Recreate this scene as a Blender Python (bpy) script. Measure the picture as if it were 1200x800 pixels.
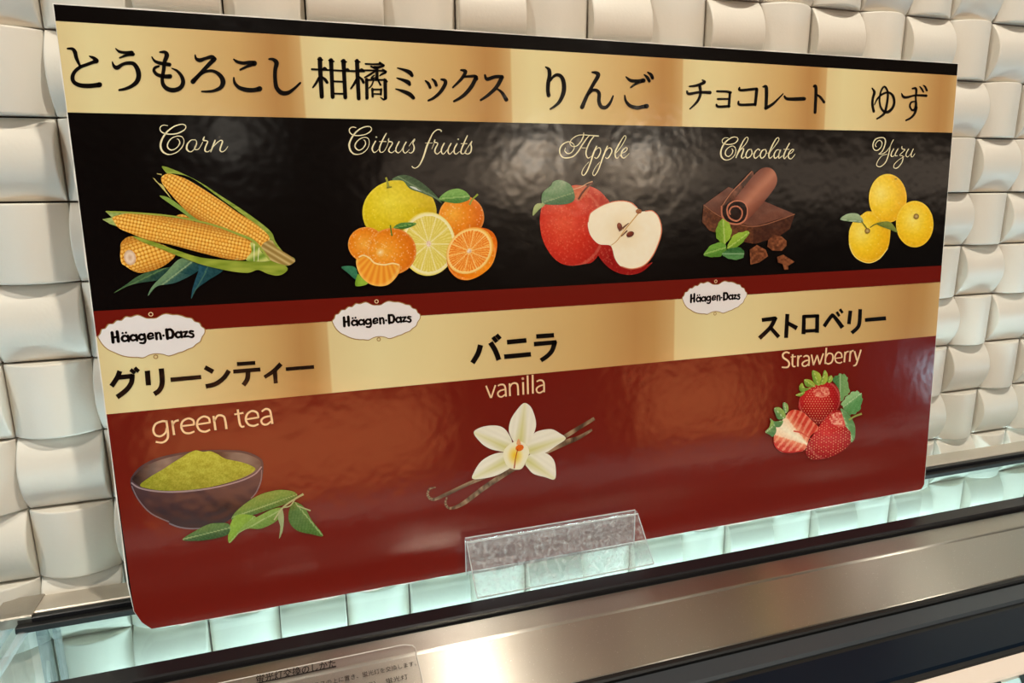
import bpy, math, random
from mathutils import Vector, Matrix
from mathutils.geometry import delaunay_2d_cdt
for o in list(bpy.data.objects): bpy.data.objects.remove(o)
S = 0.065                     # one wall tile is 65 mm; lengths below are in tiles, z = 0 at the tile joint row near the top
# ------------------------------------------------------------------ camera
F, YAW, PIT, ROLL = 782.437, 0.3099559, 0.2198279, 0.0079018
CAM = Vector((3.65429, -9.78996, -1.92573))
_fw = Vector((math.sin(YAW)*math.cos(PIT), math.cos(YAW)*math.cos(PIT), -math.sin(PIT)))
_r = Vector((math.cos(YAW), -math.sin(YAW), 0)); _d = _fw.cross(_r)
_r2 = _r*math.cos(ROLL) + _d*math.sin(ROLL); _d2 = _d*math.cos(ROLL) - _r*math.sin(ROLL)
cd = bpy.data.cameras.new('camera'); cam = bpy.data.objects.new('camera', cd)
bpy.context.collection.objects.link(cam)
cd.sensor_width = 36; cd.lens = 36*F/1200; cd.clip_start = 0.01
cam.matrix_world = Matrix.Translation(CAM*S) @ Matrix((_r2, -_d2, -_fw)).transposed().to_4x4()
bpy.context.scene.camera = cam
# ------------------------------------------------------------------ world, exposure
sc = bpy.context.scene
sc.view_settings.view_transform = 'Standard'; sc.view_settings.look = 'None'
sc.view_settings.gamma = 1; sc.view_settings.exposure = 0.1
w = bpy.data.worlds.new('world'); sc.world = w; w.use_nodes = True
w.node_tree.nodes['Background'].inputs[0].default_value = (1.0, 0.86, 0.68, 1)
w.node_tree.nodes['Background'].inputs[1].default_value = 0.28
COL = bpy.context.collection
# ceiling spots: (x, y, power in W, radius) in metres; each is built as a lamp further down, with its own light
CEIL = 1.35
SPOTS = [(0.68, -0.80, 23, .035), (2.6, -0.95, 4.5, .035), (-0.95, -0.85, 17, .035), (0.1, -2.6, 7, .045), (1.9, -2.6, 7, .045), (3.3, -7.9, 30, .09), (4.9, -7.9, 30, .09), (-0.37, -7.6, 5, .06)]
TUBE_W = 4.6; COOL_W = (6.5, 4.5)
# ------------------------------------------------------------------ helpers
def lin(c):
    c = c/255.0 if c > 1 or isinstance(c, int) else c
    return c/12.92 if c <= .04045 else ((c+.055)/1.055)**2.4
def rgb(r, g, b): return (lin(float(r)/255), lin(float(g)/255), lin(float(b)/255), 1)
def newmat(name):
    m = bpy.data.materials.new(name); m.use_nodes = True
    nt = m.node_tree; b = nt.nodes['Principled BSDF']
    return m, nt, b
def mat(name, col, rough=.5, metal=0, spec=.5, coat=0, bump=0, bscale=100, var=0, vscale=20, emit=0, aniso=0, bumpmap=None):
    m, nt, b = newmat(name)
    b.inputs['Base Color'].default_value = col; b.inputs['Roughness'].default_value = rough
    b.inputs['Metallic'].default_value = metal; b.inputs['Specular IOR Level'].default_value = spec
    b.inputs['Coat Weight'].default_value = coat; b.inputs['Coat Roughness'].default_value = .05
    N, L = nt.nodes.new, nt.links.new
    tc = N('ShaderNodeTexCoord')
    if bump:
        n = N('ShaderNodeTexNoise'); n.inputs['Scale'].default_value = bscale; n.inputs['Detail'].default_value = 3
        bp = N('ShaderNodeBump'); bp.inputs['Strength'].default_value = bump; bp.inputs['Distance'].default_value = .001
        L(tc.outputs['Object'], n.inputs['Vector']); L(n.outputs['Fac'], bp.inputs['Height']); L(bp.outputs['Normal'], b.inputs['Normal'])
    if var:
        n2 = N('ShaderNodeTexNoise'); n2.inputs['Scale'].default_value = vscale; n2.inputs['Detail'].default_value = 5
        mx = N('ShaderNodeMix'); mx.data_type = 'RGBA'
        mx.inputs[6].default_value = col; mx.inputs[7].default_value = tuple(c*(1-var) for c in col[:3])+(1,)
        L(tc.outputs['Object'], n2.inputs['Vector']); L(n2.outputs['Fac'], mx.inputs[0]); L(mx.outputs[2], b.inputs['Base Color'])
    if emit:
        b.inputs['Emission Color'].default_value = col; b.inputs['Emission Strength'].default_value = emit
    if aniso: b.inputs['Anisotropic'].default_value = aniso
    return m
def mesh(name, verts, faces, material, parent=None, off=(0, 0, 0), scale=S, smooth=False, me_only=False):
    me = bpy.data.meshes.new(name)
    me.from_pydata([((v[0]-off[0])*scale, (v[1]-off[1])*scale, (v[2]-off[2])*scale) for v in verts], [], faces)
    me.update()
    if material: me.materials.append(material)
    if smooth: me.polygons.foreach_set('use_smooth', [True]*len(me.polygons))
    if me_only: return me
    o = bpy.data.objects.new(name, me); COL.objects.link(o)
    if parent: o.parent = parent
    else: o.location = Vector(off)*scale
    return o
def tag(o, label=None, cat=None, group=None, kind=None):
    for k, v in (('label', label), ('category', cat), ('group', group), ('kind', kind)):
        if v: o[k] = v
    return o
def empty(name, loc, rot=(0, 0, 0)):
    o = bpy.data.objects.new(name, None); o.empty_display_size = .02; COL.objects.link(o)
    o.location = Vector(loc)*S; o.rotation_euler = rot; return o
class MB:
    def __init__(s): s.v = []; s.f = []
    def add(s, vs, fs):
        k = len(s.v); s.v += [tuple(v) for v in vs]; s.f += [tuple(i+k for i in f) for f in fs]
    def box(s, a, b, bev=0):
        x0, y0, z0 = a; x1, y1, z1 = b
        if not bev:
            s.add([(x0, y0, z0), (x1, y0, z0), (x1, y1, z0), (x0, y1, z0), (x0, y0, z1), (x1, y0, z1), (x1, y1, z1), (x0, y1, z1)],
                  [(3, 2, 1, 0), (4, 5, 6, 7), (0, 1, 5, 4), (1, 2, 6, 5), (2, 3, 7, 6), (3, 0, 4, 7)])
        else:      # bar along x with bevelled profile
            c = bev
            s.prof([(y0, z0+c), (y0+c, z0), (y1-c, z0), (y1, z0+c), (y1, z1-c), (y1-c, z1), (y0+c, z1), (y0, z1-c)], x0, x1)
    def prof(s, pts, x0, x1):     # closed (y,z) profile extruded along x
        n = len(pts)
        s.add([(x0, y, z) for y, z in pts]+[(x1, y, z) for y, z in pts],
              [(i, (i+1) % n, n+(i+1) % n, n+i) for i in range(n)]+[tuple(range(n))[::-1], tuple(range(n, 2*n))])
    def build(s, name, m, parent=None, off=(0, 0, 0), smooth=False): return mesh(name, s.v, s.f, m, parent, off, smooth=smooth)
# ------------------------------------------------------------------ materials
M_tile = mat('glazed_tile', rgb(225, 219, 207), .42, spec=.35, bump=.12, bscale=350, var=.05, vscale=9)
M_grout = mat('dark_joint', rgb(70, 62, 50), .9)
M_ceil = mat('ceiling_paint', rgb(178, 170, 158), .8)
M_dark = mat('shop_back_wall', rgb(70, 52, 38), .7, var=.5, vscale=2)
M_floor = mat('floor_tile', rgb(84, 66, 48), .5, var=.4, vscale=3)
M_core = mat('white_board_core', rgb(238, 232, 222), .8, bump=.3, bscale=200)
M_trim = mat('satin_aluminium', rgb(214, 204, 190), .35, metal=.55)
M_black = mat('black_plastic', rgb(26, 25, 28), .28, spec=.4)
M_rubber = mat('black_rubber', rgb(10, 10, 11), .5)
M_char = mat('charcoal_rail', rgb(52, 58, 64), .4)
M_navy = mat('navy_lid_frame', rgb(7, 20, 34), .32, spec=.15)
M_white = mat('cream_inner_rim', rgb(232, 218, 206), .4)
M_card = mat('pale_blue_card', rgb(190, 232, 240), .5)
M_ink = mat('dark_green_ink', rgb(14, 44, 50), .5)
def metal_mat():
    m, nt, b = newmat('brushed_steel'); N, L = nt.nodes.new, nt.links.new
    b.inputs['Base Color'].default_value = rgb(208, 202, 192); b.inputs['Metallic'].default_value = 1
    b.inputs['Roughness'].default_value = .36; b.inputs['Anisotropic'].default_value = 1.0; b.inputs['Anisotropic Rotation'].default_value = .25
    tg = N('ShaderNodeTangent'); tg.direction_type = 'UV_MAP'; L(tg.outputs[0], b.inputs['Tangent'])
    tc = N('ShaderNodeTexCoord'); mp = N('ShaderNodeMapping'); mp.inputs['Scale'].default_value = (6, 900, 900)
    n = N('ShaderNodeTexNoise'); n.inputs['Scale'].default_value = 1; n.inputs['Detail'].default_value = 2
    L(tc.outputs['Object'], mp.inputs[0]); L(mp.outputs[0], n.inputs['Vector'])
    rr = N('ShaderNodeMapRange'); rr.inputs[3].default_value = .27; rr.inputs[4].default_value = .33
    L(n.outputs['Fac'], rr.inputs[0]); L(rr.outputs[0], b.inputs['Roughness'])
    # fine scratches: sparse short bright marks as relief
    v = N('ShaderNodeTexNoise'); v.inputs['Scale'].default_value = 900; v.inputs['Detail'].default_value = 4
    L(tc.outputs['Object'], v.inputs['Vector'])
    mr = N('ShaderNodeMapRange'); mr.inputs[1].default_value = .66; mr.inputs[2].default_value = .74; mr.inputs[3].default_value = 0; mr.inputs[4].default_value = 1
    mc = N('ShaderNodeMix'); mc.data_type = 'RGBA'; mc.inputs[6].default_value = rgb(208, 202, 192); mc.inputs[7].default_value = rgb(252, 250, 244)
    L(v.outputs['Fac'], mr.inputs[0]); L(mr.outputs[0], mc.inputs[0]); L(mc.outputs[2], b.inputs['Base Color'])
    return m
M_steel = metal_mat()
def glass_mat(name, tint, refl_rough=.02, frost=0.0, ior=1.5, scuff=0):
    m = bpy.data.materials.new(name); m.use_nodes = True; nt = m.node_tree; nt.nodes.clear()
    N, L = nt.nodes.new, nt.links.new
    out = N('ShaderNodeOutputMaterial'); tr = N('ShaderNodeBsdfTransparent'); tr.inputs[0].default_value = tint
    gl = N('ShaderNodeBsdfGlossy'); gl.inputs['Roughness'].default_value = refl_rough
    ge = N('ShaderNodeNewGeometry'); dt = N('ShaderNodeVectorMath'); dt.operation = 'DOT_PRODUCT'
    L(ge.outputs['Incoming'], dt.inputs[0]); L(ge.outputs['Normal'], dt.inputs[1])
    def mth(op, a, b=None, v=None):
        q = N('ShaderNodeMath'); q.operation = op
        if isinstance(a, (int, float)): q.inputs[0].default_value = a
        else: L(a, q.inputs[0])
        if v is not None: q.inputs[1].default_value = v
        if b is not None: L(b, q.inputs[1])
        return q.outputs[0]
    ab = mth('ABSOLUTE', dt.outputs['Value']); om = mth('SUBTRACT', 1.0, ab); p5 = mth('POWER', om, v=5.0)
    fr_ = mth('MULTIPLY_ADD', p5, v=.9); fr_.node.inputs[2].default_value = .04      # Schlick, same from both sides
    mx = N('ShaderNodeMixShader'); L(fr_, mx.inputs[0]); L(tr.outputs[0], mx.inputs[1]); L(gl.outputs[0], mx.inputs[2])
    last = mx
    if frost or scuff:
        df = N('ShaderNodeBsdfDiffuse'); df.inputs[0].default_value = (.92, .9, .88, 1)
        m2 = N('ShaderNodeMixShader'); L(mx.outputs[0], m2.inputs[1]); L(df.outputs[0], m2.inputs[2])
        if scuff:
            tc = N('ShaderNodeTexCoord'); n = N('ShaderNodeTexNoise'); n.inputs['Scale'].default_value = 260; n.inputs['Detail'].default_value = 8
            n.inputs['Roughness'].default_value = .75
            r = N('ShaderNodeMapRange'); r.inputs[1].default_value = .48; r.inputs[2].default_value = .75; r.inputs[3].default_value = frost; r.inputs[4].default_value = scuff
            L(tc.outputs['Object'], n.inputs['Vector']); L(n.outputs['Fac'], r.inputs[0]); L(r.outputs[0], m2.inputs[0])
        else: m2.inputs[0].default_value = frost
        last = m2
    L(last.outputs[0], out.inputs[0]); return m
M_glass = glass_mat('mint_glass', (.966, .99, .978, 1))
M_gedge = glass_mat('glass_edge', (.82, .92, .95, 1), frost=.22)
M_acryl = glass_mat('clear_acrylic', (.97, .97, .97, 1), frost=.04, refl_rough=.12, scuff=.38)
M_sheet = glass_mat('clear_sticker', (.95, .94, .94, 1), frost=.07, refl_rough=.2)
# ------------------------------------------------------------------ pixel -> plane helpers (used to measure positions on real planes)
def ray(x, y): return _fw + _r2*((x-600)/F) + _d2*((y-400)/F)
def hitz(x, y, z): v = ray(x, y); return CAM + v*((z-CAM.z)/v.z)
def proj(p):
    v = Vector(p)-CAM; z = v.dot(_fw); return 600+F*v.dot(_r2)/z, 400+F*v.dot(_d2)/z, z
K = .945
ZG = CAM.z + (-7.666455-CAM.z)*K               # glass top height
TH = .0570791                                   # lean of the sign
UP = Vector((0, math.sin(TH), math.cos(TH))); NB = Vector((0, -math.cos(TH), math.sin(TH)))
BW, BH = 13.820945*K, 7.912689*K
BO = CAM + (Vector((1.198841, -.701404, -7.666455))-CAM)*K     # front lower left corner of the sign
# ------------------------------------------------------------------ wall of woven relief tiles
wall = MB(); wall.box((-14, .12, -34), (46, .6, 21)); wall = wall.build('wall_back', M_grout); tag(wall, kind='structure')
HR = .21
def tile_geo(kind, n=16):
    g = .012; bv = .02; vs = []; fs = []
    prof = [(0, -bv*.8), (bv*.6, -.003), (bv*1.6, 0), (1-bv*1.6, 0), (1-bv*.6, -.003), (1, -bv*.8)]; W = len(prof)+2
    for i in range(n+1):
        t = i/n; h = HR*(1-(2*t-1)**2); a = g+(1-2*g)*t
        vs.append((a, g, -.2))
        for p, dh in prof: vs.append((a, g+(1-2*g)*p, h+dh+.0))
        vs.append((a, 1-g, -.2))
    for i in range(n):
        for k in range(W-1):
            q = i*W+k; fs.append((q, q+W, q+W+1, q+1))
    fs.append(tuple(range(W))); fs.append(tuple(n*W+k for k in range(W))[::-1])
    # (a,b,h) -> x,z,y ; kind A arches along x, kind B arches along z
    if kind == 'A': return [(a-.5, -h, b-.5) for a, b, h in vs], fs
    return [(b-.5, -h, a-.5) for a, b, h in vs], [f[::-1] for f in fs]
tm = {}
for k in 'AB':
    v, f = tile_geo(k); tm[k] = mesh('tile', v, f, M_tile, me_only=True)
    tm[k].polygons.foreach_set('use_smooth', [len(q.vertices) == 4 and q.index % 7 not in (0, 6) and q.index < 16*7 for q in tm[k].polygons])
rest = MB(); rng = random.Random(4)
def inboard(x, y):
    return 61+.13*(y)+80 < x < 1123-.08*(y-75)-60 and 3+.0678*(x-61)+70 < y < 742-.1825*(x-157)-75
ntile = 0
for i in range(-8, 40):
    for j in range(-12, 18):
        k = 'A' if (i+j) % 2 == 0 else 'B'; c = (i+.5, rng.uniform(-.012, .012), -j-.5)
        x, y, z = proj(c)
        if z > 0 and -60 < x < 1260 and -60 < y < 860 and not inboard(x, y) and ntile < 300:
            o = bpy.data.objects.new('tile', tm[k]); COL.objects.link(o); o.parent = wall; o.location = Vector(c)*S; ntile += 1
        else:
            v, f = tile_geo(k, 12); rest.add([(a+c[0], b+c[1], d+c[2]) for a, b, d in v], f)
tf = rest.build('tile_field', M_tile, wall); tag(tf, kind='stuff'); print('TILES', ntile)
tf.data.polygons.foreach_set('use_smooth', [(q % 86) < 84 and (q % 86) % 7 not in (0, 6) for q in range(len(tf.data.polygons))])
# ------------------------------------------------------------------ room shell behind the photographer
for nm, a, b, m in (('ceiling', (-30, -130, CEIL/S), (231, .6, CEIL/S+1), M_ceil), ('floor', (-30, -130, -24), (231, .6, -23), M_floor),
                    ('wall_front', (-30, -131, -23), (231, -130, CEIL/S), M_dark), ('wall_left', (-31, -130, -23), (-30, .6, CEIL/S), M_dark),
                    ('wall_right', (230, -130, -23), (231, .6, CEIL/S), M_dark)):
    q = MB(); q.box(a, b); tag(q.build(nm, m), kind='structure')
M_lamp = mat('lamp_glow', (1, .88, .72, 1), emit=60); M_lring = mat('lamp_ring', rgb(230, 225, 215), .4)
place = ['above the sign, left of its middle', 'above the right end of the sign', 'above the left end of the counter', 'behind the viewer, on the left', 'behind the viewer, on the right', 'far back in the shop, middle', 'far back in the shop, right', 'far back in the shop, left']
for (x, y, pw, r), pl in zip(SPOTS, place):
    e = empty('ceiling_spotlight', (x/S, y/S, CEIL/S)); tag(e, 'round recessed warm ceiling spotlight '+pl, 'lamp', 'ceiling spotlights')
    n = 24; R = r/S
    ring = MB(); vs = []
    for k in range(n):
        a = 2*math.pi*k/n
        for rr, zz in ((R*1.35, 0), (R*1.35, -.12), (R*1.02, -.12), (R*1.02, 0)): vs.append((rr*math.cos(a), rr*math.sin(a), zz))
    ring.add(vs, [(4*k+q, 4*k+(q+1) % 4, 4*((k+1) % n)+(q+1) % 4, 4*((k+1) % n)+q) for k in range(n) for q in range(4)])
    ring.build('trim_ring', M_lring, e)
    d = MB(); d.add([(R*math.cos(2*math.pi*k/n), R*math.sin(2*math.pi*k/n), -.03) for k in range(n)], [tuple(range(n))[::-1]]); d.build('lens', M_lamp, e)
    ld = bpy.data.lights.new('spot', 'AREA'); ld.shape = 'DISK'; ld.size = 2*r*.9; ld.energy = pw; ld.color = (1, .93, .80)
    lo = bpy.data.objects.new('spot', ld); COL.objects.link(lo); lo.parent = e; lo.location = (0, 0, -.01)
M_cream_glow = mat('cream_box_glow', rgb(250, 226, 200), emit=1.5)  # cream light box added for the haze reflected in the upper board
e = empty('added_cream_light_box', (80, -126, 9)); tag(e, 'long glowing cream light box added far behind the viewer to show in the board', 'light box')
q = MB(); q.box((20, -129, 11), (200, -124.2, 20)); q.build('casing', M_dark, e, (80, -126, 9))
q = MB(); q.box((20.5, -124.2, 11.4), (199.5, -124, 19.6)); q.build('lit_panel', M_cream_glow, e, (80, -126, 9))
oak = mat('oak', rgb(150, 98, 56), .5, var=.3); glow = mat('warm_box_glow', rgb(255, 160, 96), emit=3.2)  # unseen warm boxes, added so the red panel reflects an orange glow
for cx_, hw, lb in ((3, 13, 'wide low wooden box with a warm glowing front, added behind the viewer'), (44, 8, 'narrower wooden box with a warm glowing front, added farther right behind the viewer')):
    e = empty('added_warm_light_box', (cx_, -54, -23)); tag(e, lb, 'showcase', 'added warm light boxes behind the viewer')
    q = MB(); a, b = cx_-hw, cx_+hw; q.box((a, -60, -23), (b, -54, -22.2)); q.box((a, -60, -14), (b, -54, -13.4)); q.box((a, -60, -22.2), (a+.6, -54, -14)); q.box((b-.6, -60, -22.2), (b, -54, -14)); q.build('case', oak, e, (cx_, -54, -23))
    q = MB(); q.box((a+.6, -55, -22.2), (b-.6, -54.6, -14)); q.build('glow_front', glow, e, (cx_, -54, -23))
# ------------------------------------------------------------------ freezer cabinet
ROT = -.008

fz = empty('display_freezer', (8, -1, -23), (0, 0, ROT))
tag(fz, 'long display freezer with brushed steel counter and mint glass ledge under the sign', 'freezer')
FO = (8, -1, -23)
X0, X1 = -.42, 21.5
def fb(name, m, *boxes, bev=.02):
    q = MB()
    for a, b in boxes: q.box(a, b, bev)
    return q.build(name, m, fz, FO)
# steel counter: raised strip, folded ridge, sloping top, front lip
st = MB()
st.prof([(-2.28, ZG-.05), (-2.30, ZG-.045), (-2.70, ZG-.002), (-2.715, ZG+.008), (-2.735, ZG+.002), (-2.755, ZG-.012), (-3.60, ZG-.145), (-3.63, ZG-.17), (-3.63, ZG-.5), (-2.28, ZG-.5)], X0, X1)
st = st.build('steel_counter', M_steel, fz, FO)
uv = st.data.uv_layers.new(name='UVMap')
for lp in st.data.loops:
    co = st.data.vertices[lp.vertex_index].co; uv.data[lp.index].uv = (co.x, co.y+co.z)
fb('front_bar', M_black, ((X0, -2.24, ZG-.3), (X1, -1.96, ZG+.03)))
fb('bar_channel', M_rubber, ((X0, -2.30, ZG-.4), (X1, -2.2, ZG-.06)), bev=.01)
fb('bar_stopper', M_black, ((15.75, -2.32, ZG+.0), (19.5, -1.98, ZG+.10)))
fb('edge_seal', M_rubber, ((X0, -3.72, ZG-.24), (X1, -3.62, ZG-.13)), bev=.02)
fb('charcoal_bumper', M_char, ((X0, -4.03, ZG-.5), (X1, -3.71, ZG-.17)), bev=.03)
fb('lid_seal', M_rubber, ((X0, -4.10, ZG-.5), (X1, -4.02, ZG-.215)), bev=.01)
fb('lid_frame', M_navy, ((X0, -4.68, ZG-.6), (X1, -4.085, ZG-.19)), bev=.03)
fb('lid_gasket', M_rubber, ((X0, -4.745, ZG-.6), (X1, -4.67, ZG-.215)), bev=.01)
fb('inner_rim', M_white, ((X0, -5.02, ZG-.9), (X1, -4.74, ZG-.23)), bev=.02)
fb('lower_shelf', M_card, ((X0, -6.0, ZG-1.2), (X1, -5.02, ZG-.27)), bev=.02)
fb('cabinet_body', M_navy, ((X0, -9.2, -23), (X1, -2.6, ZG-1.25)), bev=.05)
# lettering scraps on the pale card, lower right of the picture
ltr = MB()
def onz(px, py, z): h = hitz(px, py, z); return (h.x, h.y, z)
for q in ([(1160, 800), (1172, 797), (1176, 806), (1164, 810)], [(1194, 790.5), (1206, 787), (1214, 806), (1201, 810)]):
    ltr.add([onz(a, b, ZG-.262) for a, b in q], [(0, 3, 2, 1)])
lt = ltr.build('printed_lettering', M_ink, fz, FO)
lt.rotation_euler.z = -ROT; lt.location = (0, 0, 0)
# rear aluminium rail on the glass, end cap, dark gasket
fb('rear_rail', M_trim, ((-.02, -.60, ZG-.05), (X1, -.2, ZG+.15)), bev=.015)
fb('rear_gasket', M_black, ((-.1, -.70, ZG-.02), (X1, -.60, ZG+.13)), bev=.01)
fb('rear_seal', M_rubber, ((-.1, -.80, ZG-.02), (X1, -.70, ZG+.07)), bev=.01)
cp = MB(); cp.prof([(-.70, ZG+.02), (-.70, ZG+.15), (-.68, ZG+.165), (-.2, ZG+.165), (-.2, ZG+.02)], -.40, .06)
cp.add([(-.32, -.60, ZG+.168), (-.02, -.60, ZG+.168), (-.04, -.26, ZG+.168), (-.34, -.26, ZG+.168)], [(0, 1, 2, 3)])
cp.build('corner_cap', mat('worn_zinc', rgb(176, 168, 156), .38, metal=.7, bump=.5, bscale=160), fz, FO)
# glass ledge: top pane, back pane, side pane, edge strips
fb('top_glass', M_glass, ((-.30, -1.97, ZG-.08), (X1, -.30, ZG-.012)), bev=.005)
fb('back_glass', M_glass, ((-.05, -.38, ZG-9), (X1, -.30, ZG-.08)), bev=.005)
sg = MB(); sg.box((-.26, -1.97, ZG-9), (-.18, -.3, ZG-.07)); sg.build('side_glass', M_glass, fz, FO)
eg = MB(); eg.box((-.33, -1.97, ZG-.10), (-.24, -.18, ZG+.012)); eg.box((-.07, -1.97, ZG-.07), (0.0, -.3, ZG+.006)); eg.build('glass_edge_strip', M_gedge, fz, FO)
pe = MB(); pe.box((-.06, -.36, ZG-9), (.03, -.2, ZG-.08)); pe.box((.12, -.33, ZG-9), (.17, -.2, ZG-.08)); pe.build('glass_corner_post', M_gedge, fz, FO)
# fluorescent tube under the counter
MC = mat('cold_panel_glow', (.62, .88, 1, 1), emit=1.5); TUBE = Vector((11, -2.1, ZG-.75)); MT = mat('fluorescent_glow', (.78, 1, .93, 1), emit=3)
tb = MB(); n = 12
tb.add([(x, -2.15+.12*math.cos(2*math.pi*k/n), ZG-.75+.12*math.sin(2*math.pi*k/n)) for x in (-.1, 21.2) for k in range(n)], [(k, (k+1) % n, n+(k+1) % n, n+k) for k in range(n)])
tb.build('fluorescent_tube', MT, fz, FO)
ld = bpy.data.lights.new('tube_light', 'AREA'); ld.shape = 'RECTANGLE'; ld.size = 21*S; ld.size_y = .02; ld.energy = TUBE_W; ld.color = (.68, .92, 1)
lo = bpy.data.objects.new('tube_light', ld); COL.objects.link(lo); lo.location = (10.7*S, -1.9*S, (ZG-3.3)*S)
lo.rotation_euler = (math.radians(90+64), 0, 0)
# cold light boxes added to either side, outside the picture, to cool the tiles
for cx_, hw, pw, lb in ((29.5, 7, COOL_W[0], 'added light box with a glowing cold white top, right of the counter'), (-8.5, 6.5, COOL_W[1], 'added light box with a glowing cold white top, left of the counter')):
    e = empty('added_cold_light_box', (cx_, -7.6, -23)); tag(e, lb, 'cabinet', 'added cold light boxes')
    q = MB(); q.box((cx_-hw, -9.6, -23), (cx_+hw, -5.2, ZG-.35), .1); q.build('body', M_navy, e, (cx_, -7.6, -23))
    q = MB(); q.box((cx_-hw+.3, -9.2, ZG-.35), (cx_+hw-.3, -5.6, ZG-.3)); q.build('lit_panel', MC, e, (cx_, -7.6, -23))
    ld = bpy.data.lights.new('panel_light', 'AREA'); ld.shape = 'RECTANGLE'; ld.size = 2*hw*S*.9; ld.size_y = 3.4*S; ld.energy = pw; ld.color = (.5, .84, 1)
    lo = bpy.data.objects.new('panel_light', ld); COL.objects.link(lo); lo.location = (cx_*S, -7.4*S, (ZG-.25)*S); lo.rotation_euler = (math.radians(180-28), 0, 0)
# ------------------------------------------------------------------ the sign
sign = empty('menu_board', (BO.x+BW/2, BO.y, BO.z), (-TH, 0, 0))
tag(sign, 'wide glossy flavour board with gold, black and dark red bands on the freezer glass', 'sign')
SC = Vector((BO.x+BW/2, BO.y, BO.z))
def uvb(px, py):              # photograph pixel -> board coordinates (u from centre, v up)
    v = ray(px, py); t = (BO-CAM).dot(NB)/v.dot(NB); p = CAM+v*t-SC
    return p.x, p.dot(UP)
LAY = [0]
def flat(name, polys, m, parent, z, tri=None):   # polygons in board coordinates, z in units in front of the face
    vs = []; fs = []
    for p in polys:
        k = len(vs); vs += [(a, -z, b) for a, b in p]; fs.append(tuple(range(k, k+len(p))))
    return mesh(name, vs, fs, m, parent)
def outline():
    u0, u1, v1 = -BW/2, BW/2, BH
    pts = [(u0+.03, 0.30), (u0+.10, .13), (u0+.2, .02)]
    rr = random.Random(2); x = u0+.2
    while x < u1-.15:
        x += rr.uniform(.05, .3); pts.append((min(x, u1-.1), rr.uniform(-.016, .016)))
    pts += [(u1-.07, .015), (u1-.005, .1), (u1, .25)]
    y = .25
    while y < v1-.3: y += rr.uniform(.1, .3); pts.append((u1+rr.uniform(-.006, .006), y))
    pts += [(u1, v1)]; x = u1
    while x > u0+.4: x -= rr.uniform(.1, .35); pts.append((x, v1+rr.uniform(-.008, .008)))
    pts += [(u0, v1)]; y = v1
    while y > .8: y -= rr.uniform(.1, .3); pts.append((u0+rr.uniform(-.008, .008), y))
    return pts
OL = outline(); n = len(OL)
core = mesh('foam_core', [(a, 0, b) for a, b in OL]+[(a, .085, b) for a, b in OL], [tuple(range(n)), tuple(range(n, 2*n))[::-1]]+[((i+1) % n, i, n+i, n+(i+1) % n) for i in range(n)], M_core, sign)
def gloss(name, vcol=True, col=None, rough=.15, spec=.5):
    m, nt, b = newmat(name); N, L = nt.nodes.new, nt.links.new
    b.inputs['Roughness'].default_value = rough; b.inputs['Specular IOR Level'].default_value = spec
    if vcol:
        a = N('ShaderNodeVertexColor'); a.layer_name = 'print'; L(a.outputs[0], b.inputs['Base Color'])
    else: b.inputs['Base Color'].default_value = col
    tc = N('ShaderNodeTexCoord'); n1 = N('ShaderNodeTexNoise'); n1.inputs['Scale'].default_value = 9; n1.inputs['Detail'].default_value = 4; n1.inputs['Roughness'].default_value = .62
    # slack laminate film: slow waves and fine orange peel
    bp = N('ShaderNodeBump'); bp.inputs['Strength'].default_value = 1; bp.inputs['Distance'].default_value = .0013
    L(tc.outputs['Object'], n1.inputs['Vector']); L(n1.outputs['Fac'], bp.inputs['Height']); L(bp.outputs['Normal'], b.inputs['Normal'])
    return m
M_print = gloss('glossy_print'); M_pink = gloss('black_print', False, rgb(12, 8, 7)); M_ink2 = gloss('letter_black', False, rgb(14, 10, 9))
M_gold = gloss('pale_gold_print', False, rgb(238, 226, 184)); M_peach = gloss('peach_print', False, rgb(244, 205, 158))
M_red = gloss('red_print', False, rgb(110, 24, 15)); M_cream = gloss('cream_print', False, rgb(236, 228, 226)); M_tan = gloss('tan_line_print', False, rgb(170, 130, 80))
def setcol(o, cols):
    ca = o.data.color_attributes.new('print', 'FLOAT_COLOR', 'POINT')
    flatc = []
    for c in cols: flatc += [lin(max(0., min(255., float(c[0])))/255), lin(max(0., min(255., float(c[1])))/255), lin(max(0., min(255., float(c[2])))/255), 1.0]
    ca.data.foreach_set('color', flatc)
def band(name, TL, TR, BR, BL, m, z, grad=None):
    # band across the board; left and right ends follow the board edge (inset a hair)
    a = [uvb(*p)[1] for p in (TL, TR, BR, BL)]
    e = .012; u0, u1 = -BW/2+e, BW/2-e
    def vt(u, l, r): t = (u+BW/2)/BW; return l+(r-l)*t
    if not grad:
        us = [u0+(u1-u0)*i/8 for i in range(9)]
    else: us = [u0+(u1-u0)*i/500 for i in range(501)]
    vs = []; fs = []
    for u in us: vs += [(u, -z, vt(u, a[3], a[2])), (u, -z, vt(u, a[0], a[1]))]
    for i in range(len(us)-1): fs.append((2*i, 2*i+2, 2*i+3, 2*i+1))
    o = mesh(name, vs, fs, m, sign)
    if grad: setcol(o, [grad(v[0]) for v in vs])
    return o
def ramp(keys, t):
    for (a, ca), (b, cb) in zip(keys, keys[1:]):
        if t <= b:
            f = (t-a)/(b-a) if b > a else 0; return [x+(y-x)*f for x, y in zip(ca, cb)]
    return keys[-1][1]
GK = [(0, (224, 202, 148)), (.12, (230, 214, 160)), (.28, (229, 208, 152)), (.5, (219, 188, 130)), (.72, (206, 166, 106)), (.87, (186, 138, 82)), (.93, (190, 144, 86)), (1, (208, 170, 114))]
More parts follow.
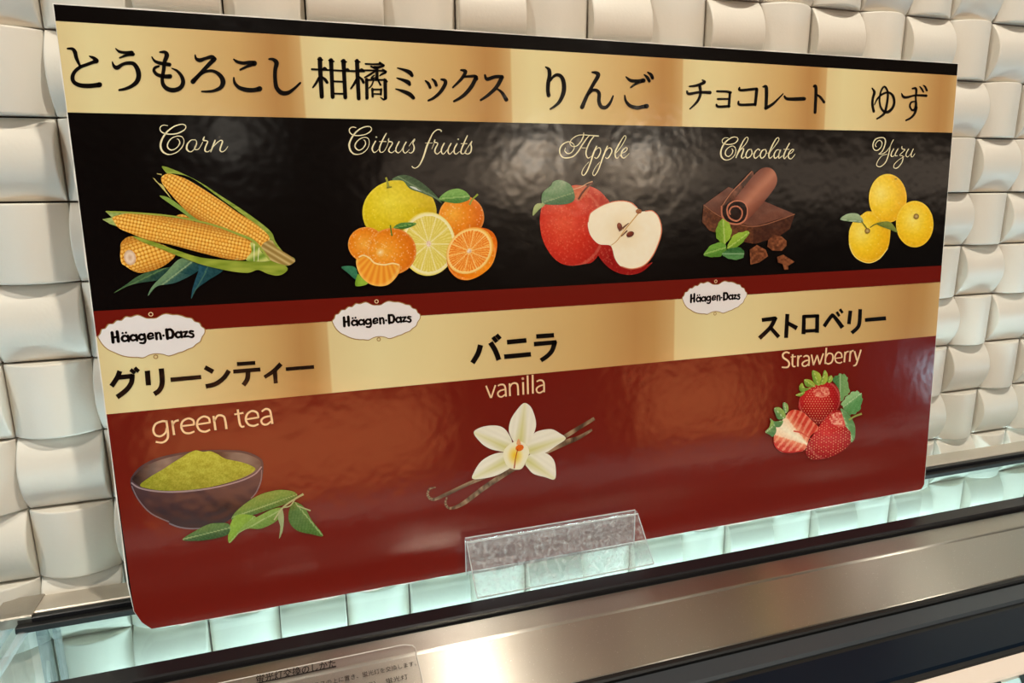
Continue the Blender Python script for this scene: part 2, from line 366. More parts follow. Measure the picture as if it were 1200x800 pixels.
def goldgrad(bounds, y):
    ub = [-BW/2]+[uvb(x, y)[0] for x in bounds]+[BW/2]
    def g(u):
        for a, b in zip(ub, ub[1:]):
            if u <= b: return ramp(GK, (u-a)/(b-a))
        return GK[-1][1]
    return g
# dark base print over the whole face, chipped lower corner follows the core
def inset(p, e=.012):
    return [(max(-BW/2+e, min(BW/2-e, a*.9992)), max(e, min(BH-e, b))) for a, b in p]
flat('black_ground', [inset(OL)], M_pink, sign, .002)
band('gold_band', (61.5, 24.5), (1123, 88.7), (1118, 155.6), (73.6, 131.6), M_print, .004, goldgrad((357, 599, 800, 968), 110))
band('red_strip', (103, 364.8), (1105.5, 311), (1104, 330.5), (106.3, 394.8), M_red, .004)
band('gold_band', (106.3, 394.5), (1104, 330), (1098.7, 393), (117.5, 486), M_print, .004, goldgrad((384, 790), 400))
rb = [uvb(117.5, 486)[1], uvb(1098.7, 393)[1]]
lowp = [p for p in inset(OL) if p[1] < 3 and (abs(p[0]) < BW/2-.05 or p[1] < .6)]
lo_l = [p for p in lowp]
flat('red_panel', [lo_l+[(BW/2-.012, rb[1]), (-BW/2+.012, rb[0])]], M_red, sign, .004)
# ---- strokes
def cr(pts, sub=7, closed=False):     # Catmull-Rom
    n = len(pts); out = []
    if n < 3 and not closed: return [tuple(p) for p in pts]
    rg = range(n) if closed else range(n-1)
    for i in rg:
        if closed: p = [pts[(i+k-1) % n] for k in range(4)]
        else: p = [pts[max(0, i-1)], pts[i], pts[i+1], pts[min(n-1, i+2)]]
        for s in range(sub):
            t = s/sub
            out.append(tuple(.5*((2*b)+(-a+c)*t+(2*a-5*b+4*c-d)*t*t+(-a+3*b-3*c+d)*t**3) for a, b, c, d in zip(*p)))
    if not closed: out.append(tuple(pts[-1]))
    return out
def strokes(name, x0, y0, s, data, m, z, parent=None, square=False, widen=1.0, fn=None):
    fn = fn or (lambda x, y: uvb(x, y))
    vs = []; fs = []
    def em(px, py): u, v = fn(x0+px/s, y0+py/s); vs.append((u, -z, v)); return len(vs)-1
    for st_ in data.split(';'):
        P = [tuple(float(q) for q in t.split(',')) for t in st_.split()]
        if not P: continue
        if len(P) == 1: P = [P[0], (P[0][0]+.5, P[0][1], P[0][2])]
        C = cr(P) if len(P) > 2 else P
        ids = []
        for i, (x, y, w_) in enumerate(C):
            a = C[max(0, i-1)]; b = C[min(len(C)-1, i+1)]; dx, dy = b[0]-a[0], b[1]-a[1]; L = math.hypot(dx, dy) or 1
            nx, ny = -dy/L*w_*widen/2, dx/L*w_*widen/2
            ids.append((em(x+nx, y+ny), em(x-nx, y-ny)))
        for a, b in zip(ids, ids[1:]): fs.append((a[0], a[1], b[1], b[0]))
        if not square or len(P) == 2 and P[1][0] == P[0][0]+.5:
            for (x, y, w_) in (C[0], C[-1]):
                fs.append(tuple(em(x+w_*widen/2*math.cos(t*math.pi/5), y+w_*widen/2*math.sin(t*math.pi/5)) for t in range(10)))
    o = mesh(name, vs, fs, m, parent or sign)
    # one-sided shading: make all faces look out of the board
    me = o.data; fl = [p.index for p in me.polygons if p.normal.y > 0]
    for i in fl: me.polygons[i].flip()
    return o
T = {}
J = 'kana_lettering'
strokes(J, 70, 45, 8, "75,97,14 120,100,26 145,130,34 160,190,30 195,265,18;280,168,10 318,185,28 350,213,34 320,222,30 260,245,28 195,270,30 145,310,30 122,360,34 135,410,34 190,440,36 270,446,38 340,440,38 375,435,44;525,95,8 560,125,22 620,135,26 675,138,40;690,150,30 640,155,26 565,182,14;495,222,10 510,260,26 540,275,36 590,245,28 640,232,30 695,240,34 730,290,40 742,350,42 725,405,40 680,445,32 620,472,26 560,485,18;940,130,14 985,130,28 1005,160,40 985,220,34 975,300,32 962,380,30 975,440,34 1020,478,38 1080,485,38 1135,460,38 1158,410,36 1140,350,30 1100,305,22 1052,282,10;865,175,10 895,215,24 950,235,30 1030,247,34;930,262,18 895,275,24 885,305,26 915,340,30 975,357,34 1035,357,38", M_ink2, .008, widen=1.12)
strokes(J, 210, 50, 8, "150,115,10 160,150,24 195,165,34 250,148,28 305,135,34 335,155,30;325,160,40 270,215,34 195,295,32 130,365,42;150,350,26 210,290,26 280,265,24 340,275,28 390,315,36 412,370,42 390,420,34 330,450,26 270,458,20 212,458,12;512,157,12 545,180,26 600,192,28 660,188,34 705,195,46;700,205,24 640,222,24 572,255,16;512,328,12 520,375,24 560,420,32 630,443,38 700,445,36 755,433,44;842,155,14 880,158,26 912,190,40 900,260,34 900,350,34 915,425,36 960,470,38 1020,470,34 1080,430,24 1135,378,18", M_ink2, .008, widen=1.12)
strokes('kanji_lettering', 360, 60, 12, "178,112,58 185,300,56 205,640,54;150,115,20 215,125,20;65,255,26 330,268,24 590,280,26;215,258,24 245,235,26 275,260,24;545,268,24 565,252,26 595,280,24;160,380,30 125,450,32 80,510,22;215,365,20 250,400,40 280,440,36;335,130,56 345,350,50 358,645,50;305,130,20 375,145,20;510,140,56 520,350,50 535,650,50;480,140,20 550,152,20;370,425,24 500,430,24;380,597,24 510,600,24;700,140,54 708,350,52 724,665,50;675,140,20 740,152,20;610,280,26 800,285,26;735,275,24 765,255,26 800,285,24;690,400,30 660,460,32 615,525,22;730,360,20 770,400,34 790,440,36;820,180,24 930,185,24 1030,182,30;1020,165,30 1075,202,30;1070,205,34 1000,228,34 945,225,30;895,215,22 950,240,30;800,270,24 960,272,22 1090,280,26;1060,255,20 1105,290,30;1100,300,30 1050,325,28 1020,345,18;980,240,42 980,400,42;950,285,24 880,330,28 810,370,22;940,340,20 900,380,20 960,375,20;835,400,42 840,660,42;850,405,26 1080,405,26;1085,395,26 1120,428,26;1095,410,46 1100,660,44;1100,660,40 1075,680,26 1030,650,14;930,420,18 905,480,22 870,520,16;1000,420,22 1030,475,26;910,540,24 1040,540,24;915,530,30 920,640,28;1040,535,28 1035,610,26;920,600,20 1040,605,20", M_ink2, .008, widen=1.12)
strokes(J, 450, 70, 8, "125,78,10 190,97,24 240,120,36 262,148,28;120,172,10 180,192,26 225,212,36 240,232,26;110,275,10 180,297,28 240,325,36 275,358,30;388,198,14 415,225,26 432,262,24;450,182,14 475,205,26 490,240,26;535,185,16 570,195,28 572,230,32 530,300,30 470,355,24 415,383,16;720,97,16 755,105,30 760,125,30 720,185,26 645,260,16;750,160,18 850,155,26 865,180,32;862,165,34 820,250,34 745,335,30 655,390,18;945,145,16 965,182,30 1040,160,28 1105,160,30;1105,165,34 1050,260,32 970,335,26 905,378,18;1062,275,14 1105,310,26 1145,375,34", M_ink2, .008, widen=1.12)
strokes(J, 625, 70, 8, "115,70,12 145,95,30 150,150,34 138,220,34 135,290,32 142,335,34;160,200,12 185,160,22 225,142,28 265,165,32 285,230,36 280,310,36 245,390,30 200,435,22 158,462,16;550,118,14 590,125,30 605,150,34 560,230,30 500,340,30 455,445,36;510,330,18 550,290,24 590,288,28 615,320,30 613,390,30 635,440,32 680,445,30 720,400,22 745,340,14;868,162,12 910,195,28 980,200,28 1030,195,38;1020,205,22 960,225,22 912,260,14;1038,142,12 1065,165,26 1085,200,26;1070,118,12 1100,140,26 1115,172,28;855,335,12 865,385,22 905,432,30 970,450,32 1020,442,32 1060,435,40", M_ink2, .008, widen=1.12)
strokes(J, 798, 80, 6.667, "165,92,10 180,110,22 120,135,18 65,142,12;45,180,14 60,200,20 140,188,18 225,190,24;145,140,22 150,200,20 125,260,18 68,318,10;280,180,14 350,182,16 385,190,20;380,190,18 372,300,18;285,240,14 370,240,14;275,285,14 290,300,18 375,297,18;455,152,12 465,172,18 590,160,18;590,165,22 578,285,20;447,260,12 460,285,18 580,282,18;640,145,12 665,155,24 662,310,22;660,312,24 720,275,18 795,200,8;805,218,12 835,240,22 960,238,26;1035,142,14 1052,155,22 1045,345,20;1055,205,10 1085,225,18 1115,265,18", M_ink2, .008, widen=1.12)
strokes(J, 1010, 90, 13.333, "155,180,20 190,240,38 165,340,34 160,440,34 180,540,36;190,440,14 240,340,24 320,270,28 410,245,30 480,300,36 500,400,36 470,490,38 400,550,40 330,535,34 285,460,28 270,350,26 295,220,26 345,155,28 390,210,30 400,300,32 385,430,34 350,560,36 290,620,30 230,655,22;615,260,14 640,310,36 700,320,34 830,290,26 1000,295,38;780,185,20 830,180,34 845,220,34 835,330,26 840,420,36 830,500,40 780,520,30 745,460,26 765,400,24 820,385,20;845,480,40 820,570,34 760,640,30 685,680,24;900,155,16 930,190,26 955,235,24;955,135,16 985,160,28 1010,215,28", M_ink2, .008, widen=1.12)
strokes(J, 120, 410, 9.23, "190,225,50 160,300,48 100,390,48;170,295,46 330,280,46;325,262,50 315,350,48 260,430,48 160,508,48;305,210,36 355,250,36;350,190,36 395,232,36;487,222,52 500,380,50;638,198,52 648,350,50 620,430,48 562,475,48;738,320,42 1070,290,40", M_ink2, .008, widen=1.12, square=True)
strokes(J, 245, 410, 9.23, "-44,185,44 45,235,44;-35,392,44 70,365,44 160,300,44 215,220,44;302,150,36 500,137,36;262,232,38 555,208,38;422,225,46 415,310,46 372,378,44;778,148,44 700,225,40 600,292,34;712,225,42 722,358,40;830,205,34 1135,180,34", M_ink2, .008, widen=1.12, square=True)
strokes(J, 545, 380, 10, "180,240,56 150,340,54 85,450,52;295,210,54 350,300,54 395,415,54;325,145,42 370,205,42;365,120,42 410,170,42;490,207,48 718,185,48;457,378,48 770,348,48;832,140,46 1040,125,46;805,230,46 1070,207,46;1052,195,50 1020,300,48 960,370,46 885,420,44", M_ink2, .008, widen=1.12, square=True)
strokes(J, 880, 350, 7.27, "90,180,30 215,165,30;208,155,34 165,240,30 70,335,32;160,240,28 235,325,30;308,128,30 297,332,30;310,205,28 390,250,34;450,140,28 445,300,30;440,150,26 575,145,26;563,135,30 560,288,30;445,275,26 560,268,26;620,235,28 680,150,28 705,150,28 778,245,34;728,110,20 750,148,20;755,88,20 778,120,20;845,100,28 832,215,28;928,88,28 922,200,28 905,245,28 855,290,28;968,180,28 1148,165,30", M_ink2, .008, widen=1.12, square=True)
C_ = 'script_lettering'; WD = .8
strokes(C_, 180, 140, 12, "200,88,12 140,80,14 95,110,16 100,160,18 150,195,22 240,208,22 340,195,22 430,150,20 455,105,18 430,72,16 370,72,18 280,105,22 190,175,28 130,260,32 100,350,34 115,430,34 170,480,26 240,492,18 330,460,16 400,390,14 430,310,12 400,245,14 330,235,16 250,270,18 200,340,22 205,400,24 260,430,20 330,395,16 370,330,20 350,280,14 330,275,10;590,290,10 530,290,16 475,350,28 470,420,30 520,455,18 570,420,14 600,360,24 605,310,14 580,280,12;600,360,26 580,400,24 590,425,16 640,410,12 690,320,12;715,245,18 700,290,26 745,300,18 760,320,20 730,390,26 725,440,24 760,455,14 800,430,12;865,295,24 830,390,26 805,455,18;830,400,10 880,340,14 940,295,16 970,310,22 950,370,24 935,430,24 965,455,16 1010,430,12 1045,380,10", M_gold, .008, widen=WD)
strokes(C_, 400, 140, 13.333, "230,130,12 180,118,16 130,145,18 130,200,20 180,240,22 260,252,20 370,235,20 450,190,20 470,145,16 440,112,16 370,115,20 280,155,24 200,230,30 145,320,32 122,400,34 140,480,34 190,535,26 260,545,16 340,520,16 410,450,14 435,370,12 420,300,14 360,280,16 280,310,20 220,380,24 220,440,24 270,480,22 330,455,18 375,390,22 370,335,14 345,320,10;535,340,24 500,400,26 480,460,28 510,515,20 560,490,12 610,430,10;545,275,36;700,220,22 660,290,26 610,400,28 595,470,28 620,515,18 670,490,12 720,400,10 740,330,10;590,345,14 700,345,14;740,300,18 740,340,26 790,355,20 790,390,22 745,460,26 745,500,24 785,520,14 830,490,12 860,450,10;900,350,26 860,430,26 850,490,26 885,520,18 930,490,12 980,400,12;1010,355,26 970,430,26 965,490,24 1000,525,16 1060,470,10", M_gold, .008, widen=WD)
strokes(C_, 480, 140, 13.333, "-10,415,10 30,360,14 70,310,16 75,320,22 50,370,20 70,430,24 60,490,24 20,525,16 -15,510,12;490,180,34 470,160,20 420,165,20 360,220,22 305,330,28 260,440,34 220,570,30 160,700,24 100,755,18 60,755,20 38,735,22;245,367,10 355,367,10;395,320,20 385,355,22 430,365,18 435,390,20 400,460,26 395,510,24 430,540,16 480,500,12;380,375,8 345,460,8;540,370,24 500,450,26 495,510,24 525,540,16 575,490,12 640,400,10;645,375,22 605,450,24 600,515,24 630,540,16 680,490,12;740,380,24 700,450,26 695,515,24 725,540,16 780,500,10;757,310,34;900,255,20 860,340,26 810,460,26 800,515,24 830,540,14 870,510,10;800,378,12 895,378,12;870,490,10 930,400,12 970,340,18 955,390,20 965,440,24 950,510,24 905,540,18 865,520,24 880,490,22", M_gold, .008, widen=WD)
strokes(C_, 650, 150, 13.333, "300,300,14 290,250,16 220,215,20 130,250,22 80,320,24 80,400,24 130,460,24 210,465,24 290,440,22 360,370,22 430,260,22 500,160,18 535,125,14;165,310,10 155,360,14 200,400,20 260,380,18 300,320,16 300,260,10;450,70,10 445,130,20 400,220,20 340,280,18 270,285,16 235,235,16 270,170,16 350,120,16 430,108,14 550,115,18 680,125,24;610,130,16 550,210,22 500,320,26 485,400,26 510,465,22 545,460,12 570,440,8;420,310,12 500,312,12;650,285,22 600,400,32 560,530,26 500,680,24 445,740,18 420,700,16 460,610,12 530,530,8;610,380,8 660,320,14 700,310,18 715,360,22 690,430,22 650,475,18 620,460,16;820,285,22 780,380,30 730,510,24 680,650,22 620,740,18 590,710,16 630,620,12 700,530,8;785,380,8 830,320,14 870,315,18 890,360,22 860,430,22 820,475,18 790,460,16;930,410,10 990,350,14 1060,250,14 1110,150,16 1090,120,14 1050,170,18 980,290,26 940,380,30 945,450,24 975,470,14 1020,420,10;1030,400,10 1100,370,12 1130,320,16 1100,310,16 1050,360,24 1035,430,26 1070,470,20 1120,440,12 1155,400,10", M_gold, .008, widen=WD)
strokes(C_, 838, 150, 12, "180,140,12 130,140,12 95,175,14 110,215,16 180,232,16 270,215,16 315,165,16 295,130,14 230,135,18 150,190,24 95,270,26 75,350,28 95,420,26 150,450,16 220,430,14 275,370,12 285,300,12 255,255,12 200,265,14 150,310,18 140,370,20 180,400,16 225,370,14 245,320,16 230,290,10;290,415,20 340,290,26 400,170,18 440,130,14 460,155,14 420,230,12 340,310,10;300,400,8 350,310,12 395,290,18 390,330,24 365,400,24 385,425,16 430,390,10;500,300,12 460,310,20 430,370,24 440,420,22 490,400,18 515,340,20 500,295,12 520,360,12 560,350,8;620,310,24 600,295,14 560,330,22 540,390,24 560,425,20 600,400,12 630,370,8;700,300,12 655,320,22 630,380,24 650,425,20 695,390,18 715,330,18 700,295,12 720,355,10 760,340,8;760,350,10 830,260,12 890,170,14 880,135,14 840,170,18 780,290,26 750,380,26 765,425,18 810,390,10;900,310,12 860,310,18 825,370,24 835,425,22 875,400,14 910,330,12;915,310,22 890,380,24 895,425,20 940,390,10;1040,215,18 990,310,22 960,390,24 970,430,18 1010,390,10;960,300,10 1040,300,10;1030,370,10 1080,340,12 1100,305,16 1070,305,16 1030,360,24 1030,420,22 1070,430,16 1120,370,10", M_gold, .008, widen=.78)
strokes(C_, 1010, 150, 16, "262,350,20 245,320,16 275,260,18 330,232,22 370,280,24 350,360,20 280,420,24 220,400,24 200,320,26 240,220,26 330,180,24 410,190,26 435,250,30 415,350,26 370,440,22 310,490,14 390,480,18 460,430,18 520,350,14 550,280,16 585,220,22;530,330,14 510,420,22 480,540,26 430,650,24 340,725,22 270,700,22 290,620,20 370,520,16 470,490,12;590,390,24 550,460,24 540,520,24 575,535,16 620,490,12;670,390,24 625,470,24 620,520,22 660,520,12;745,345,18 745,390,22 800,405,22 770,440,16 700,510,14 750,520,16 765,560,22 740,650,22 660,745,22 595,745,20 600,680,18 680,600,14 790,530,10;870,395,24 830,460,24 820,520,22 855,540,14 900,490,10;955,395,24 920,470,24 915,525,22 945,540,14 985,480,12", M_gold, .008, widen=.78)
# ---- typeset lines (built-in font)
def textmesh(txt, bold=0):
    c = bpy.data.curves.new('t', 'FONT'); c.body = txt; c.offset = bold; c.resolution_u = 4
    o = bpy.data.objects.new('t', c); COL.objects.link(o)
    me = bpy.data.meshes.new_from_object(o.evaluated_get(bpy.context.evaluated_depsgraph_get()))
    bpy.data.objects.remove(o); return me
def text(name, txt, left, right, top, bottom, m, z, parent=None, bold=0, fn=uvb, place=None, shear=0):
    bpy.context.view_layer.update(); me = textmesh(txt, bold)
    xs = [v.co.x for v in me.vertices]; ys = [v.co.y for v in me.vertices]
    a, b, c, d = min(xs), max(xs), min(ys), max(ys)
    u0, u1, v1, v0 = fn(*left)[0], fn(*right)[0], fn(*top)[1], fn(*bottom)[1]
    place = place or (lambda u, v: (u, -z, v))
    for v in me.vertices:
        u = u0+(v.co.x-a)/(b-a)*(u1-u0); w2 = v0+(v.co.y-c)/(d-c)*(v1-v0)
        v.co = Vector(place(u+shear*w2, w2))*S
    me.name = name; me.materials.clear(); me.materials.append(m)
    o = bpy.data.objects.new(name, me); COL.objects.link(o); o.parent = parent or sign; return o
def cp_(x0, y0, s): return lambda x, y: (x0+x/s, y0+y/s)
SL = 'sans_lettering'
strokes(SL, 170, 465, 7.5, "195,213,17 150,212,17 95,235,18 74,285,19 90,330,18 135,343,17 178,315,17 192,270,17;188,205,19 203,330,20 190,375,19 150,398,17 95,392,16;238,205,19 256,332,20;240,250,17 262,215,17 297,202,17;318,255,15 432,241,15;430,245,17 425,205,18 380,187,17 330,215,18 320,265,19 345,308,18 390,317,17 435,300,15;458,240,15 570,223,15;570,228,17 560,185,18 515,170,17 470,198,18 458,245,19 482,290,18 530,303,17 572,285,15;602,165,19 620,290,20;608,210,17 640,162,17 690,168,18 706,210,19 716,280,20;785,152,15 865,138,15;815,108,19 830,220,19 848,258,17 873,256,14;890,195,15 997,178,15;997,183,17 985,137,18 940,122,17 898,150,18 886,200,19 910,240,18 955,252,17 998,236,15;1025,127,15 1060,104,17 1095,115,18 1108,160,19 1119,235,20;1108,165,15 1050,177,17 1022,205,18 1035,235,17 1070,240,17 1108,212,15", M_peach, .008, square=True)
strokes(SL, 560, 430, 13.333, "125,290,26 200,478,28;272,280,24 205,478,26;310,292,20 350,272,24 400,275,26 425,320,28 437,458,27;425,345,20 350,365,24 310,405,26 325,450,24 370,462,24 425,425,20;492,252,26 499,450,28;495,320,22 530,260,24 590,250,26 620,290,28 628,438,28;703,232,28 708,427,28;773,128,29 780,420,29;852,118,29 856,412,29;915,225,20 955,205,24 1000,208,26 1028,250,28 1032,390,27;1028,275,20 960,295,24 915,335,26 925,385,24 970,398,24 1028,362,20", M_peach, .008, square=True)
strokes(SL, 560, 430, 13.333, "700,178,42", M_peach, .008)
strokes(SL, 905, 400, 10.43, "207,142,17 165,130,20 127,155,22 132,195,23 185,235,23 203,275,22 180,313,20 112,313,18;222,190,14 285,182,14;246,155,20 242,270,20 254,303,18 280,302,14;311,170,20 308,305,20;312,222,16 330,182,16 357,174,16;376,190,15 405,173,18 438,182,19 446,220,20 441,297,20;443,225,15 395,238,18 364,267,19 371,295,18 405,298,17 442,268,15;475,160,18 501,290,19;500,288,17 545,165,17;545,165,17 575,280,18;575,278,18 620,145,17;657,76,20 641,272,18;648,198,16 680,147,18 725,152,18 738,195,20 722,250,19 680,272,18 645,255,16;765,205,13 846,195,13;848,198,16 838,147,17 800,131,18 768,165,18 762,210,18 780,250,18 820,262,16 850,248,13;886,125,20 876,252,20;882,177,16 900,132,16 930,120,16;951,113,20 941,245,20;946,167,16 965,120,16 990,110,16;1000,118,20 1031,230,20;1080,100,18 1036,240,18 1015,285,18 985,296,14", M_peach, .008, square=True)
# ---- oval name plates
PL = [(50,320),(75,290),(90,245),(125,235),(160,190),(205,185),(245,150),(290,150),(335,110),(385,115),(450,92),(500,110),(540,128),(590,130),(640,125),(690,95),(740,80),(800,92),(850,92),(900,105),(940,122),(990,130),(1020,165),(1065,180),(1085,220),(1115,245),(1112,290),(1085,330),(1065,380),(1020,410),(990,440),(940,460),(890,485),(840,500),(790,520),(740,532),(690,515),(640,508),(590,510),(540,525),(490,550),(430,545),(380,545),(310,535),(250,515),(200,490),(150,465),(110,430),(80,390),(60,350)]
q0 = cp_(385, 345, 10.43); PLu = [uvb(*q0(*p)) for p in PL]
U0, U1 = min(p[0] for p in PLu), max(p[0] for p in PLu); V0, V1 = min(p[1] for p in PLu), max(p[1] for p in PLu)
HZ = "188,278,28 194,382,28;240,268,28 247,374,28;190,332,20 245,324,20;340,326,20 312,312,20 288,330,22 286,355,22 306,371,20 336,362,18;346,312,22 351,372,22;294,284,20;328,279,20;424,318,20 396,306,20 372,325,22 373,350,22 392,364,20 420,355,18;429,305,22 435,365,22;505,311,20 480,299,20 457,318,22 459,344,22 480,356,20 506,342,18;510,297,22 518,360,22 503,393,20 465,392,18;545,325,15 597,316,15;599,312,18 590,290,18 562,292,20 546,320,22 557,348,20 600,338,16;626,286,22 632,352,22;631,303,18 650,282,18 668,294,20 675,348,22;702,313,22;736,249,28 742,345,28;740,254,22 778,248,24 800,285,26 788,332,24 744,339,22;874,288,20 850,276,20 827,295,22 829,320,22 848,334,20 872,325,18;880,273,22 886,332,22;903,276,18 943,271,18;942,273,18 908,324,18;908,328,18 953,322,18;1003,269,16 975,266,18 969,285,18 999,299,18 1003,322,18 985,332,18 962,326,16"
def plate(x0, y0, s, l, r, t, b, tl, tr, tt, tb_):
    g = cp_(x0, y0, s); u0, u1, v1, v0 = uvb(*g(*l))[0], uvb(*g(*r))[0], uvb(*g(*t))[1], uvb(*g(*b))[1]
    f = lambda p: (u0+(p[0]-U0)/(U1-U0)*(u1-u0), v0+(p[1]-V0)/(V1-V0)*(v1-v0))
    P = cr([f(p) for p in PLu], 3, True); c = ((u0+u1)/2, (v0+v1)/2)
    big = [(c[0]+(a-c[0])*(1+.012/(u1-u0)*2), c[1]+(b-c[1])*(1+.012/(v1-v0)*2)) for a, b in P]
    rim = flat('plate_outline', [big], M_tan, sign, .006)
    flat('oval_name_plate', [P], M_cream, sign, .008)
    for cy, sg_ in ((v1-.06*(v1-v0)+.035, 1), (v0+.03*(v1-v0)-.02, -1)):
        R_, r_ = .027, .017; k = 16; cx = c[0]+.005
        vs = [(cx+rr*math.cos(2*math.pi*i/k), -.0085, cy+rr*math.sin(2*math.pi*i/k)) for i in range(k) for rr in (R_, r_)]
        mesh('ring_print', vs, [(2*i, 2*((i+1) % k), 2*((i+1) % k)+1, 2*i+1) for i in range(k)], M_peach if sg_ > 0 else M_tan, sign)
    strokes('plate_lettering', 385, 345, 10.43, HZ, M_ink2, .011, fn=lambda x, y: f(uvb(x, y)), widen=1.2)
plate(110, 360, 8.571, (48, 290), (1112, 245), (705, 65), (480, 502), (165, 300), (1010, 290), (740, 208), (470, 368))
plate(385, 345, 10.43, (50, 320), (1115, 245), (740, 80), (490, 550), (172, 320), (1015, 300), (740, 235), (490, 405))
plate(795, 320, 13.333, (62, 390), (1060, 340), (700, 125), (450, 635), (172, 390), (960, 370), (720, 295), (450, 480))
# ------------------------------------------------------------------ printed fruit pictures: flat colour-printed shapes on the board
def hsh(x, y): v = math.sin(x*12.9898+y*78.233)*43758.5453; return v-math.floor(v)
def vn(x, y):
    i, j = math.floor(x), math.floor(y); f, g = x-i, y-j; f = f*f*(3-2*f); g = g*g*(3-2*g)
    return (hsh(i, j)*(1-f)+hsh(i+1, j)*f)*(1-g)+(hsh(i, j+1)*(1-f)+hsh(i+1, j+1)*f)*g
def mixc(a, b, t): t = max(0, min(1, t)); return [p+(q-p)*t for p, q in zip(a, b)]
class Pic:
    def __init__(s, name, x0, y0, sc, label=None):
        s.n = name; s.x0, s.y0, s.sc = x0, y0, sc; s.z = .009; s.v = []; s.f = []; s.c = []
    def shape(s, pts, fn, step=1.2, smooth=True, z=None, serr=0):
        """pts in crop pixels; fn(x,y)->(r,g,b) in crop pixels; step in photo pixels"""
        if isinstance(pts, str): pts = [tuple(float(q) for q in t.split(',')) for t in pts.split()]
        P = cr(pts, 5, True) if smooth else pts
        if serr:
            cx, cy = sum(p[0] for p in P)/len(P), sum(p[1] for p in P)/len(P)
            P = [(cx+(p[0]-cx)*(1+serr*(.5-(i % 4)/3)), cy+(p[1]-cy)*(1+serr*(.5-(i % 4)/3))) for i, p in enumerate(P)]
        k = step*s.sc; xs = [p[0] for p in P]; ys = [p[1] for p in P]
        # resample outline
        R = []
        for i, p in enumerate(P):
            q = P[(i+1) % len(P)]; L = math.hypot(q[0]-p[0], q[1]-p[1]); m = max(1, int(L/(k*1.2)))
            for a in range(m): R.append((p[0]+(q[0]-p[0])*a/m, p[1]+(q[1]-p[1])*a/m))
        inn = []
        yy = min(ys)+k/2; row = 0
        while yy < max(ys):
            cx = []
            for i in range(len(R)):
                a, b = R[i], R[(i+1) % len(R)]
                if (a[1] <= yy) != (b[1] <= yy): cx.append(a[0]+(yy-a[1])*(b[0]-a[0])/(b[1]-a[1]))
            cx.sort()
            for a, b in zip(cx[::2], cx[1::2]):
                x = math.ceil(a/k)*k+(row % 2)*k/2
                while x < b-k*.4:
                    if x > a+k*.4: inn.append((x, yy))
                    x += k
            yy += k*.87; row += 1
        V = R+inn; n = len(R)
        vo, _, fo, _, _, _ = delaunay_2d_cdt([Vector(p) for p in V], [], [list(range(n))], 1, 1e-4)
        base = len(s.v); s.z += .0009
        for p in vo:
            u, v = uvb(s.x0+p.x/s.sc, s.y0+p.y/s.sc); s.v.append((u, -s.z, v)); s.c.append(fn(p.x, p.y))
        for f in fo:
            a, b, c = [s.v[base+i] for i in f[:3]]
            cr_ = (b[0]-a[0])*(c[2]-a[2])-(b[2]-a[2])*(c[0]-a[0])
            f = list(f) if cr_ > 0 else list(f)[::-1]
            s.f.append(tuple(i+base for i in f))
    def line(s, data, col, fn=None):
        if not fn: fn = lambda x, y: col
        base = len(s.v); s.z += .0009
        for st in data.split(';'):
            P = [tuple(float(q) for q in t.split(',')) for t in st.split()]; C = cr(P, 6) if len(P) > 2 else P; prev = None
            for i, (x, y, w_) in enumerate(C):
                a = C[max(0, i-1)]; b = C[min(len(C)-1, i+1)]; dx, dy = b[0]-a[0], b[1]-a[1]; L = math.hypot(dx, dy) or 1
                nx, ny = -dy/L*w_/2, dx/L*w_/2; ids = []
                for q in ((x+nx, y+ny), (x-nx, y-ny)):
                    u, v = uvb(s.x0+q[0]/s.sc, s.y0+q[1]/s.sc); s.v.append((u, -s.z, v)); s.c.append(fn(*q)); ids.append(len(s.v)-1)
                if prev: s.f.append((prev[0], ids[0], ids[1], prev[1]))
                prev = ids
    def done(s):
        o = mesh(s.n, s.v, s.f, M_print, sign); setcol(o, s.c)
        for p in [p.index for p in o.data.polygons if p.normal.y > 0]: o.data.polygons[p].flip()
        return o
def ell(cx, cy, rx, ry, rot=0, n=28):
    c, s_ = math.cos(math.radians(rot)), math.sin(math.radians(rot))
    return [(cx+rx*math.cos(t)*c-ry*math.sin(t)*s_, cy+rx*math.cos(t)*s_+ry*math.sin(t)*c) for t in [2*math.pi*i/n for i in range(n)]]
def ball(cx, cy, rx, ry, hi, mid, lo, lx=-.35, ly=-.35, sp=0, spc=(255, 240, 200)):
    def f(x, y):
        a, b = (x-cx)/rx, (y-cy)/ry; d = math.hypot(a-lx, b-ly)
        c = mixc(hi, mid, d/.7) if d < .7 else mixc(mid, lo, (d-.7)/.9)
        e = math.hypot(a, b)
        if .94 < e < 1.01: c = mixc(c, spc, .22)
        if sp and hsh(round(x/2.5), round(y/2.5)) > 1-sp: c = mixc(c, spc, .5)
        nse = (vn(x/9, y/9)-.5)*16
        return [q+nse for q in c]
    return f
